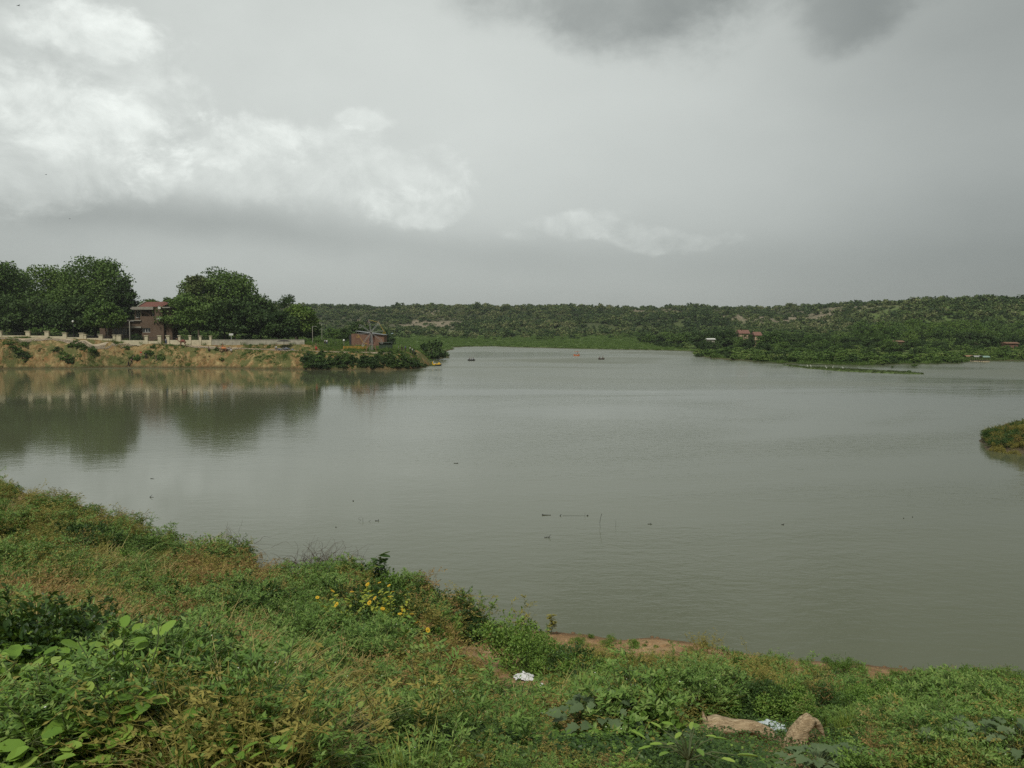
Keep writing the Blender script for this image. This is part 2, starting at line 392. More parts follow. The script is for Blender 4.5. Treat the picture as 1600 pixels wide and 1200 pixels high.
def h_main(x, y, attrs=False):
    shp = np.shape(x); x = np.asarray(x, float).ravel(); y = np.asarray(y, float).ravel()
    d = sdist(x, y, MLP); d = d + (fbm2(x * .12, y * .12, 3) - .5) * 2.0 * ss(y, 260, 200) + (fbm2(x * .06, y * .06, 3) - .5) * 3 * ss(y, 215, 260)
    low = .15 + np.clip(d, 0, 200) * .03 + (fbm2(x * .05, y * .05, 4) - .5) * 1.2 * ss(d, 0, 20)
    low = np.where(d < 0, d * .25, low)
    # left plateau behind the cut bank
    He = np.interp(x, [-600, -140, -115, -100, -90, -70, -52, -28, -20], [8.3, 8.0, 7.4, 6.3, 5.85, 4.95, 4.4, 4.1, 3.3])
    Hw = np.interp(x, [-600, -140, -117, -100, -90, -56, -50, -28, -18], [8.3, 8.05, 7.5, 6.25, 6.05, 6.05, 5.0, 4.2, 3.4])
    gul = fbm2(x * .22, y * .05, 4); gul2 = np.abs(fbm2(x * .75 + 40, y * .3, 3) - .5) * 2
    dc = d + (gul - .5) * 5.5 - 1.2 - gul2 * 1.3 * ss(d, 0, 3) * ss(d, 8, 4)
    face = np.interp(dc, [-3, -.6, 0, .6, 1.4, 2.6, 3.8, 5, 6.5], [-1.0, -.1, .08, .20, .42, .66, .80, .93, 1.0])
    H = He + (Hw - He) * ss(d, 8.5, 12.5)
    pl = np.where(face > 0, face * H, face * 2) + (fbm2(x * .6, y * .6, 4) - .5) * .9 * ss(dc, 0, 2) * ss(d, 7.5, 5.5)
    m = (1 - ss(x, -25, -14)) * (1 - ss(y, 240 + np.clip(-x - 30, 0, 160) * 1.2, 290 + np.clip(-x - 30, 0, 160) * 1.5))
    z = low * (1 - m) + pl * m
    z = np.where(d < -3, np.minimum(z, d * .25), z)
    # hills
    n = fbm2(x * .006, y * .006, 4) - .5; n2 = fbm2(x * .02, y * .02, 4) - .5
    hy = ss(y + n * 260 + n2 * 40, 520, 930)
    hill = (24.5 + n * 5) * hy * (1 + .10 * n2)
    hill += 1.5 * ss(-x, 150, 350) * hy
    e = (1 - ss(np.abs(x + 175), 0, 95)) * 0.0
    rh = 22 * ss(x + n2 * 26 + n * 20, 225, 292) * ss(y + n * 80, 400, 575) * (1 - ss(y, 900, 1300)) * (.9 + .12 * ss(x, 260, 340) - .07 * ss(x, 340, 420))
    z = z + ss(d, 20, 160) * (np.maximum(hill, rh + hill * .12) + n2 * 2.5 * ss(y, 480, 620))
    z = z - 12 * ss(y, 1300, 3000)
    if attrs:
        bk = m * ss(d, -2.5, -1) * (1 - ss(d, 14, 24)); bk = np.maximum(bk, (1 - ss(np.abs(d - .3), .3, 2.0)) * .55 * ss(y, 240, 260))
        track = np.exp(-((fbm2(x * .012 + 7, y * .02, 3) - .5) / .012) ** 2) * (x < -90) * (y > 500)
        bare = np.clip(ss(fbm2(x * .014 + 3, y * .009, 5), .50, .62) * ss(y, 520, 640) + track, 0, 1)
        bare = np.maximum(bare, ss(x, 250, 280) * (1 - ss(x, 400, 470)) * ss(y, 440, 480) * ss(fbm2(x * .04, y * .04, 4), .38, .52))
        lush = (1 - m) * (1 - ss(y, 560, 680)) * ss(d, 1, 4)
        return z.reshape(shp), bk.reshape(shp), bare.reshape(shp), lush.reshape(shp)
    return z.reshape(shp)
ISL = np.array([(55.2, 65.2), (44.5, 67.2), (42.9, 70.0), (46, 77), (55, 84), (75, 84), (75, 62), (60, 63)])
def h_isl(x, y):
    shp = np.shape(x); d = sdist(x, y, ISL); x = np.asarray(x).ravel(); y = np.asarray(y).ravel()
    d = d + (fbm2(x * .4, y * .4, 3) - .5) * 1.2
    z = np.where(d < 0, d * .5, np.interp(d, [0, .6, 2.2, 5, 9], [0, .35, 1.0, 1.9, 3.0])) + (fbm2(x, y, 3) - .5) * .3 * (d > 0)
    return z.reshape(shp)
def h_strip(x, y):
    shp = np.shape(x); d = sdist(x, y, STRIP)
    return np.clip(np.where(d > 0, np.minimum(d * .12, .22) , d * .3), -1.0, .3).reshape(shp)

def grid_sheet(name, xs, ys, hf, mat, attrs=False):
    Xg, Yg = np.meshgrid(xs, ys); r = hf(Xg, Yg, True) if attrs else hf(Xg, Yg); Z = r[0] if attrs else r
    nx, ny = len(xs), len(ys); b = MB(); i = np.arange(ny - 1)[:, None] * nx; j = np.arange(nx - 1)[None]
    F = np.stack([i + j, i + j + 1, i + nx + j + 1, i + nx + j], -1).reshape(-1, 4)
    b.add(np.c_[Xg.ravel(), Yg.ravel(), Z.ravel()], F, 0, True); me = b.mesh(name, mat)
    if attrs:
        for nme, A in zip(('bank', 'bare', 'lush'), r[1:]):
            a = me.attributes.new(nme, 'FLOAT', 'POINT'); a.data.foreach_set('value', A.ravel().astype(np.float32))
    return link(name, me)
def seg(*q):   # (start, stop, step) runs joined
    return np.unique(np.concatenate([np.arange(a, b, s) for a, b, s in q]))
M_soil = soil_mat(); M_land = land_mat(); M_water = water_mat()
nb = grid_sheet('near_bank', seg((-140, -60, 2), (-60, 36, .25), (36, 60.1, 2)), seg((-30, 0, 1.5), (0, 62, .25), (62, 110, 1.5)), h_near, M_soil); tag(nb, kind='structure')
ml = grid_sheet('ground', seg((-3000, -400, 60), (-400, -160, 4), (-160, -10, .7), (-10, 200, 1.6), (200, 520, 4), (520, 3001, 60)),
                seg((150, 196, 8), (196, 232, .6), (232, 300, 1.4), (300, 460, 2.5), (460, 1000, 7), (1000, 1500, 25), (1500, 6001, 250)), h_main, M_land, True); tag(ml, kind='structure')
isl = grid_sheet('right_bank', seg((34, 80, .35)), seg((56, 92, .35)), h_isl, plain('dark_bank_soil', (.075, .058, .032), .95, .4, 1.5)); tag(isl, kind='structure')
strip = grid_sheet('mud_spit', seg((60, 112, .5)), seg((172, 226, .5)), h_strip, M_land); tag(strip, kind='structure')
for nme, v in (('bank', 0.0), ('bare', .0), ('lush', 1.0)):
    a = strip.data.attributes.new(nme, 'FLOAT', 'POINT'); a.data.foreach_set('value', np.full(len(strip.data.vertices), v, np.float32))
wb = MB(); wb.add([(-3000, -60, 0), (3000, -60, 0), (3000, 1400, 0), (-3000, 1400, 0)], [(0, 1, 2, 3)]); wa = wb.obj('lake_water', M_water); tag(wa, kind='structure')
def ground_hit(px, py, hf=None, y0=3, y1=120):
    hf = hf or h_near; r = ray(px, py); k = np.arange(y0, y1, .05) / r[1]
    P = r[None] * k[:, None]; z = HC + P[:, 2]; h = hf(P[:, 0], P[:, 1]); i = np.argmax(z < h)
    if not (z < h).any(): i = len(k) - 1
    return float(P[i, 0]), float(P[i, 1]), float(h[i])
def zm(x, y): return float(h_main(np.array([x]), np.array([y]))[0])
# sandy track along the top of the cut bank
pb = MB(); xs = np.arange(-220, -24, 1.0)
edge = np.interp(xs, MLP[:, 0][np.argsort(MLP[:12, 0])] if False else MLP[1:13, 0], MLP[1:13, 1])
w0, w1 = edge + 6.9, edge + 8.6
za = h_main(xs, w0); zb = h_main(xs, w1)
zz = np.maximum(za, zb) + .05
n = len(xs); i = np.arange(n - 1)
w_ = [edge + q for q in (6.7, 7.3, 7.9, 8.5)]; V = np.concatenate([np.c_[xs, q, h_main(xs, q) + .07] for q in w_])
for q in range(3): pb.add(V, np.stack([i, i + 1, n + i + 1, n + i], -1) + q * n) if q == 0 else (pb.F.append(np.stack([i, i + 1, n + i + 1, n + i], -1) + q * n), pb.M.append(np.zeros(n - 1, int)), pb.S.append(np.zeros(n - 1, bool))); o = pb.obj('path', plain('path_sand', (.40, .33, .23), .95, .2, .8)); tag(o, kind='structure')
# ------------------------------------------------------------------ leaves and plants
def frames(D, N):
    D = D / (np.linalg.norm(D, axis=1)[:, None] + 1e-9)
    Xv = np.cross(D, N); Xv /= np.linalg.norm(Xv, axis=1)[:, None] + 1e-9
    return Xv, D, np.cross(Xv, D)
TPL = {  # x = width (unit), y = length (unit), z = lift ; faces
    'rhomb': (np.array([(0, 0, 0), (.5, .5, 0), (0, 1, 0), (-.5, .5, 0)]), np.array([(0, 1, 2, 3)])),
    'fold': (np.array([(0, 0, 0), (.46, .38, .10), (.30, .78, .06), (0, 1, -.10), (-.30, .78, .06), (-.46, .38, .10), (0, .5, -.03)]),
             np.array([(0, 1, 2, 6), (6, 2, 3, 4), (0, 6, 4, 5)])),
    'oval': (np.array([(0, 0, 0), (.36, .2, .06), (.5, .55, .07), (.28, .9, .03), (0, 1, -.04), (-.28, .9, .03), (-.5, .55, .07), (-.36, .2, .06), (0, .5, -.02)]),
             np.array([(0, 1, 2, 8), (8, 2, 3, 4), (8, 4, 5, 6), (0, 8, 6, 7)])),
    'blade': (np.array([(-.5, 0, 0), (.5, 0, 0), (.42, .4, .0), (-.42, .4, .0), (.25, .75, -.06), (-.25, .75, -.06), (.03, 1, -.18), (-.03, 1, -.18)]),
              np.array([(0, 1, 2, 3), (3, 2, 4, 5), (5, 4, 6, 7)])),
}
# a large lobed leaf (thorn-apple like): outline fan about the midrib, drooping tip
_o = [(0, 0), (.30, .02), (.52, .20), (.40, .32), (.60, .48), (.36, .56), (.40, .76), (.16, .80), (0, 1.0)]
_r = [(x, y) for x, y in _o]; _l = [(-x, y) for x, y in _o[1:-1]][::-1]
_v = [(x, y, .16 * abs(x) * 2 - .22 * y * y) for x, y in _r + _l]; _mid = [(0, .25, -.03), (0, .52, -.08), (0, .78, -.15)]
TPL['lobed'] = (np.array(_v + _mid), None)
_n = len(_v); _a, _b, _c = _n, _n + 1, _n + 2
TPL['lobed'] = (TPL['lobed'][0], np.array([(0, 1, 2, _a), (_a, 2, 3, _b), (_b, 3, 4, 5), (_b, 5, 6, _c), (_c, 6, 7, 8), (_c, 8, 9, 10), (_b, _c, 10, 11), (_b, 11, 12, 13), (_a, _b, 13, 14), (0, _a, 14, 15)]))
def leaves(b, P, D, N, L, W, kind='rhomb', m=0):
    P = np.asarray(P, float); n = len(P)
    if not n: return
    V, F = TPL[kind]; Xv, Yv, Zv = frames(D, N); L = np.broadcast_to(L, (n,))[:, None, None]; W = np.broadcast_to(W, (n,))[:, None, None]
    VV = P[:, None] + V[None, :, 0:1] * W * Xv[:, None] + V[None, :, 1:2] * L * Yv[:, None] + V[None, :, 2:3] * L * Zv[:, None]
    FF = F[None] + (np.arange(n) * len(V))[:, None, None]
    b.add(VV.reshape(-1, 3), FF.reshape(-1, F.shape[1]), m, kind != 'rhomb')
def unit(v): return v / (np.linalg.norm(v, axis=-1, keepdims=True) + 1e-9)
def stem_paths(rng, n, h, spread, lean=.25, k=6, base=.03):
    out = []
    for i in range(n):
        a = rng.uniform(0, 2 * math.pi); hh = h * rng.uniform(.6, 1.0); s = spread * rng.uniform(.2, 1)
        t = np.linspace(0, 1, k); w = rng.normal(0, .03 * h, (k, 2)).cumsum(0) * t[:, None]
        x = base * math.cos(a) * 2 + math.cos(a) * s * t ** 1.4 + w[:, 0]; y = base * math.sin(a) * 2 + math.sin(a) * s * t ** 1.4 + w[:, 1]
        out.append(np.c_[x, y, hh * (t - lean * .3 * t ** 3)])
    return out
def on_path(rng, p, n, lo=.1, hi=1.0):
    t = rng.uniform(lo, hi, n) * (len(p) - 1); i = np.minimum(t.astype(int), len(p) - 2); f = (t - i)[:, None]
    return p[i] * (1 - f) + p[i + 1] * f, unit(p[i + 1] - p[i])
def out_dirs(rng, n, up=.3, T=None):
    a = rng.uniform(0, 2 * math.pi, n); v = np.c_[np.cos(a), np.sin(a), rng.normal(up, .3, n)]
    if T is not None: v = v + T * .5
    return unit(v)
UPN = lambda rng, n, j=.4: unit(np.c_[rng.normal(0, j, (n, 2)), np.ones(n)])

def weed_feathery(seed, h=.7, ns=9, dens=1.0, flower=True):
    rng = np.random.default_rng(seed); b = MB()
    for p in stem_paths(rng, ns, h, h * .38):
        b.tube(p, np.linspace(.005, .002, len(p)), 3, 1, False)
        for q in range(int(7 * dens)):
            s, T = on_path(rng, p, 1, .25, 1); d = out_dirs(rng, 1, .5)[0]; L = h * rng.uniform(.12, .3)
            tp = s[0] + np.outer(np.linspace(0, 1, 4), d) * L; tp[:, 2] -= np.linspace(0, 1, 4) ** 2 * L * .25
            n = 15; pp, TT = on_path(rng, tp, n, .1, 1)
            leaves(b, pp, out_dirs(rng, n, .25, TT), UPN(rng, n), rng.uniform(.028, .055, n) * h / .7, .014 * h / .7, 'rhomb', 0)
            if flower and rng.random() < .10:
                leaves(b, tp[-1:] + [0, 0, .01], out_dirs(rng, 1, .2), UPN(rng, 1), .009, .009, 'rhomb', 2)
        n = int(28 * dens); pp, TT = on_path(rng, p, n, .1, 1); leaves(b, pp, out_dirs(rng, n, .3, TT), UPN(rng, n), rng.uniform(.035, .07, n) * h / .7, .016, 'rhomb', 0)
    return b
def bush_leafy(seed, h=.8, w=.9, n=2600, leaf=.05, kind='fold'):
    """dense bush: leaf shells round many shoot tips, open pockets between"""
    rng = np.random.default_rng(seed); b = MB(); nb_ = 26
    for i in range(nb_):
        a = rng.uniform(0, 2 * math.pi); r = w * .5 * math.sqrt(rng.random()); z = h * rng.uniform(.3, .85) * (1 - .45 * (r / (w * .5)) ** 2)
        c = np.array([r * math.cos(a), r * math.sin(a), z]); rad = h * rng.uniform(.12, .24)
        b.tube([c * [.1, .1, 0], c * [.5, .5, .55], c], [.008, .006, .003], 3, 1, False)
        k = n // nb_; u = unit(rng.normal(0, 1, (k, 3)) + [0, 0, .35]); P = c + u * rad * rng.uniform(.45, 1.0, (k, 1)) * [1.15, 1.15, 1]
        D = unit(u * .8 + rng.normal(0, .5, (k, 3))); N = unit(u + [0, 0, .9] + rng.normal(0, .35, (k, 3)))
        s = leaf * rng.uniform(.6, 1.25, k); leaves(b, P, D, N, s, s * .62, kind, 0)
    for p in stem_paths(rng, 5, h * 1.25, w * .4):
        b.tube(p, np.linspace(.004, .0015, len(p)), 3, 1, False); k = 34; pp, T = on_path(rng, p, k, .5, 1); s = leaf * rng.uniform(.5, 1.0, k)
        leaves(b, pp, out_dirs(rng, k, .35, T), UPN(rng, k), s, s * .6, kind, 0)
    return b
def grass(seed, h=.5, n=150, w=.006, spread=.2, curl=.5):
    rng = np.random.default_rng(seed); b = MB(); a = rng.uniform(0, 6.283, n); r = spread * np.sqrt(rng.random(n)) * .5
    P = np.c_[r * np.cos(a), r * np.sin(a), np.zeros(n)]; L = h * rng.uniform(.45, 1.1, n); k = 5; t = np.linspace(0, 1, k)
    ln = rng.uniform(.1, curl, n) * L; a2 = a + rng.normal(0, .8, n); O = np.c_[np.cos(a2), np.sin(a2)]
    bend = rng.uniform(0, .45, n)
    Z = L[:, None] * (t[None] - bend[:, None] * t[None] ** 3); C = np.concatenate([P[:, None, :2] + O[:, None] * (ln[:, None] * t[None] ** 1.8)[..., None], (Z)[..., None]], -1)
    side = np.c_[-O[:, 1], O[:, 0], np.zeros(n)]; ww = w * (1 - t) ** .7 + .0006
    V = np.stack([C - side[:, None] * ww[None, :, None], C + side[:, None] * ww[None, :, None]], 2).reshape(n, 2 * k, 3)
    i = np.arange(k - 1) * 2; F = np.stack([i, i + 1, i + 3, i + 2], -1); FF = F[None] + (np.arange(n) * 2 * k)[:, None, None]
    b.add(V.reshape(-1, 3), FF.reshape(-1, 4), 0); return b
def weed_dry(seed, h=.55, ns=10):
    rng = np.random.default_rng(seed); b = MB()
    for p in stem_paths(rng, ns, h, h * .55):
        b.tube(p, np.linspace(.004, .0015, len(p)), 3, 0, False)
        for q in range(6):
            s, T = on_path(rng, p, 1, .3, 1); d = out_dirs(rng, 1, .35)[0]; L = h * rng.uniform(.12, .35)
            tp = s[0] + np.outer(np.linspace(0, 1, 3), d) * L + rng.normal(0, .01, (3, 3)); b.tube(tp, [.0025, .0018, .001], 3, 0, False)
            n = 7; pp, TT = on_path(rng, tp, n, .2, 1); leaves(b, pp, out_dirs(rng, n, -.2, TT), UPN(rng, n, .9), rng.uniform(.02, .05, n), .013, 'rhomb', 0)
    return b
def weed_broad(seed, h=.45, ns=5, leaf=.085, kind='oval', nl=9):
    rng = np.random.default_rng(seed); b = MB()
    for p in stem_paths(rng, ns, h, h * .5):
        b.tube(p, np.linspace(.005, .002, len(p)), 4, 1, False)
        pp, T = on_path(rng, p, nl, .3, 1.0); pp = np.vstack([pp, p[-1:].repeat(4, 0)]); n = len(pp); D = out_dirs(rng, n, .18); s = leaf * rng.uniform(.55, 1.15, n)
        st = pp + D * (s * .45)[:, None]
        for a_, c_ in zip(pp, st): b.tube([a_, c_], .0016, 3, 1, False)
        leaves(b, st, D * [1, 1, .4], UPN(rng, n, .28), s, s * .66, kind, 0)
    return b
def weed_pinnate(seed, h=.45, ns=4, L=.17, leaflet=.042):
    """cassia-like plant with paired leaflets"""
    rng = np.random.default_rng(seed); b = MB()
    for p in stem_paths(rng, ns, h, h * .5):
        b.tube(p, np.linspace(.005, .002, len(p)), 4, 1, False)
        pp, T = on_path(rng, p, 7, .35, 1.0); D = out_dirs(rng, len(pp), .4)
        for s, d in zip(pp, D):
            l = L * rng.uniform(.7, 1.15); t = np.linspace(0, 1, 7); r = s + np.outer(t, d) * l; r[:, 2] -= t ** 2 * l * .35
            b.tube(r, .0014, 3, 1, False); sd = unit(np.cross(d, [0, 0, 1.0])); q = r[1:]; k = len(q)
            for sg in (-1, 1):
                dd = unit(sd[None] * sg + d * .35 + rng.normal(0, .08, (k, 3))); sz = leaflet * (1 - .3 * np.abs(t[1:] - .55)) * rng.uniform(.85, 1.1, k)
                leaves(b, q, dd, UPN(rng, k, .2), sz, sz * .52, 'oval', 0)
    return b
def plant_lobed(seed, h=.5, n=16, leaf=.17, kind='lobed', wf=.78):
    """big-leaved grey-green plant: stalks rise from one crown, leaves spread in a loose rosette"""
    rng = np.random.default_rng(seed); b = MB(); lb = MB()
    c = np.array([0, 0, h * .45]); b.tube([(0, 0, 0), c * .6 + rng.normal(0, .01, 3), c], [.016, .013, .01], 6, 0)
    for i in range(n):
        a = i * 2.4 + rng.normal(0, .25); lev = i / n; r = h * (.15 + .55 * (1 - lev) + rng.uniform(0, .1)); z = h * (.55 + .45 * lev + rng.normal(0, .05))
        e = np.array([math.cos(a) * r, math.sin(a) * r, z]); b.tube([c, (c + e) / 2 + [0, 0, .04], e], [.006, .005, .003], 4, 0, False)
        d = np.array([[math.cos(a), math.sin(a), rng.uniform(-.25, .35)]]); s = leaf * (1.1 - .45 * lev) * rng.uniform(.8, 1.15)
        leaves(lb, e[None], d, unit(np.array([[rng.normal(0, .2), rng.normal(0, .2), 1.0]])), s, s * wf, kind, 0)
    return b, lb
def creeper(seed, r=.45, n=420, leaf=.035, h=.12, kind='fold'):
    rng = np.random.default_rng(seed); b = MB(); a = rng.uniform(0, 6.283, n); q = r * np.sqrt(rng.random(n)); hz = h * rng.uniform(.15, 1, n) * (1 - (q / r) ** 3)
    P = np.c_[q * np.cos(a), q * np.sin(a), hz]; s = leaf * rng.uniform(.5, 1.3, n)
    leaves(b, P, out_dirs(rng, n, .15), UPN(rng, n, .5), s, s * .6, kind, 0); return b
def twigs(seed, L=.8, n=60, h=.35, k=7, r=.006):
    rng = np.random.default_rng(seed); b = MB()
    for i in range(n):
        a = rng.uniform(0, 6.283); s = np.array([rng.normal(0, L * .25), rng.normal(0, L * .15), rng.uniform(0, h * .5)]); d = np.array([math.cos(a), math.sin(a) * .7, rng.uniform(.1, .9)])
        P = [s]
        for j in range(k): d = unit(d + rng.normal(0, .28, 3) - [0, 0, .10]); P.append(P[-1] + d * L / k * rng.uniform(.4, .9))
        b.tube(P, np.linspace(r * rng.uniform(.4, 1), r * .2, k + 1), 3, 0, False)
    return b

G = lambda *c: [tuple(q) for q in c]
L_feather = leafmat('feathery_leaf', G((.080, .158, .030), (.120, .215, .042), (.168, .268, .056), (.235, .315, .082)), .22)
L_dark = leafmat('dark_leaf', G((.026, .058, .015), (.044, .088, .021), (.064, .120, .028), (.100, .165, .038)), .25, .45)
L_mid = leafmat('mid_leaf', G((.062, .130, .020), (.100, .190, .030), (.145, .248, .040), (.205, .300, .058)), .22, .5)
L_light = leafmat('light_leaf', G((.115, .215, .028), (.165, .285, .040), (.220, .345, .054), (.285, .385, .078)), .22, .45)
L_grey = leafmat('grey_green_leaf', G((.105, .155, .070), (.130, .185, .085), (.160, .215, .105)), .25, .6, .5)
L_straw = leafmat('straw', G((0.270, 0.210, 0.076), (0.391, 0.315, 0.117), (0.504, 0.420, 0.171), (0.227, 0.210, 0.061)), .2, .7)
L_brown = leafmat('dry_brown', G((0.174, 0.110, 0.041), (0.265, 0.170, 0.062), (0.356, 0.240, 0.088), (0.245, 0.200, 0.066)), .2, .8)
L_red = leafmat('red_brown', G((0.202, 0.081, 0.036), (0.286, 0.130, 0.057), (0.370, 0.204, 0.088)), .2, .8)
L_olive = leafmat('olive', G((0.190, 0.179, 0.042), (0.263, 0.235, 0.056), (0.325, 0.281, 0.072)), .22, .7)
L_grassg = leafmat('grass_blade', G((0.115, 0.179, 0.028), (0.168, 0.244, 0.039), (0.241, 0.300, 0.059), (0.316, 0.309, 0.079)), .22, .5)
L_yellow = leafmat('yellow_leaf', G((.26, .33, .045), (.36, .40, .055), (.44, .44, .07)), .3)
M_stem = plain('green_stem', (.085, .105, .04)); M_twig = plain('dead_twig', (.085, .062, .045), .9, .3)
M_white = plain('white_petal', (.7, .7, .62)); M_petal = leafmat('yellow_petal', G((.62, .38, .02), (.72, .47, .03), (.75, .55, .06)), .3, .6)
M_disc = plain('flower_disc', (.40, .20, .03))

# --- kinds used by the dense cover: kind -> (list of meshes)
def variants(name, f, mats, count=3, **k): return [f(sd * 7 + 1, **k).mesh(name, mats) for sd in range(count)]
KIND = {
    'feather': variants('feathery_weed', weed_feathery, [L_feather, M_stem, M_white], 4),
    'feather_low': variants('feathery_weed', weed_feathery, [L_mid, M_stem, M_white], 3, h=.42, ns=8),
    'leafy': variants('leafy_weed', bush_leafy, [L_mid, M_stem], 3, h=.45, w=.6, n=1300, leaf=.042),
    'darkleaf': variants('leafy_weed', bush_leafy, [L_dark, M_stem], 3, h=.55, w=.75, n=1700, leaf=.045),
    'straw': variants('dry_grass', grass, [L_straw], 3, h=.46, n=150, w=.0048, spread=.55, curl=1.3),
    'olivegrass': variants('olive_grass', grass, [L_olive], 2, h=.44, n=150, w=.0048, spread=.5, curl=1.1),
    'dry': variants('dry_weed', weed_dry, [L_brown], 3, h=.6, ns=16),
    'olive': variants('olive_weed', weed_dry, [L_olive], 3, h=.58, ns=16),
    'red': variants('red_weed', weed_dry, [L_red], 2, h=.5, ns=14),
    'green': variants('green_grass', grass, [L_grassg], 3, h=.42, n=130, w=.005, spread=.3, curl=.7),
    'broad': variants('broad_weed', weed_broad, [L_light, M_stem], 4, nl=8),
    'broadmid': variants('broad_weed', weed_broad, [L_mid, M_stem], 3, h=.35, leaf=.065),
    'pinnate': variants('pinnate_weed', weed_pinnate, [L_light, M_stem], 4),
    'creep': variants('creeper', creeper, [L_mid], 3), 'creeplight': variants('creeper', creeper, [L_light], 2, leaf=.045),
    'creep_shade': variants('creeper', creeper, [L_dark], 2),  # dark leaves carry the painted shade of gaps between weeds
    'creepolive': variants('creeper', creeper, [L_olive], 2, leaf=.03),
}
# --- geometry-nodes scatter for what nobody could count
def scatter(name, meshes, P, rz, sc, idx, label, cat, tilt=None):
    c = bpy.data.collections.new(name + '_kinds')
    for i, me in enumerate(meshes): c.objects.link(bpy.data.objects.new('%s_%02d' % (name, i), me))
    P = np.asarray(P); n = len(P); me = bpy.data.meshes.new(name); me.vertices.add(n); me.vertices.foreach_set('co', P.astype(np.float32).ravel())
    rot = np.c_[np.zeros(n), np.zeros(n), rz] if tilt is None else np.c_[tilt, rz]
    a = me.attributes.new('rot', 'FLOAT_VECTOR', 'POINT'); a.data.foreach_set('vector', rot.astype(np.float32).ravel())
    sc = np.asarray(sc, float)
    if sc.ndim == 1: sc = np.repeat(sc[:, None], 3, 1)
    a = me.attributes.new('scl', 'FLOAT_VECTOR', 'POINT'); a.data.foreach_set('vector', sc.astype(np.float32).ravel())
    a = me.attributes.new('idx', 'INT', 'POINT'); a.data.foreach_set('value', np.asarray(idx).astype(np.int32))
    o = link(name, me); ng = bpy.data.node_groups.new(name, 'GeometryNodeTree')
    ng.interface.new_socket('Geometry', in_out='INPUT', socket_type='NodeSocketGeometry'); ng.interface.new_socket('Geometry', in_out='OUTPUT', socket_type='NodeSocketGeometry')
    N = ng.nodes; gi = N.new('NodeGroupInput'); go = N.new('NodeGroupOutput'); ip = N.new('GeometryNodeInstanceOnPoints'); ci = N.new('GeometryNodeCollectionInfo')
    ci.inputs[0].default_value = c; ci.inputs[1].default_value = True; ci.inputs[2].default_value = True
    ip.inputs['Pick Instance'].default_value = True
    def att(nm, ty):
        q = N.new('GeometryNodeInputNamedAttribute'); q.data_type = ty; q.inputs[0].default_value = nm; return q.outputs[0]
    er = N.new('FunctionNodeEulerToRotation')
    Lk = ng.links.new; Lk(gi.outputs[0], ip.inputs['Points']); Lk(ci.outputs[0], ip.inputs['Instance']); Lk(att('idx', 'INT'), ip.inputs['Instance Index'])
    Lk(att('rot', 'FLOAT_VECTOR'), er.inputs[0]); Lk(er.outputs[0], ip.inputs['Rotation']); Lk(att('scl', 'FLOAT_VECTOR'), ip.inputs['Scale']); Lk(ip.outputs[0], go.inputs[0])
    md = o.modifiers.new('scatter', 'NODES'); md.node_group = ng
    return tag(o, label, cat, kind='stuff')

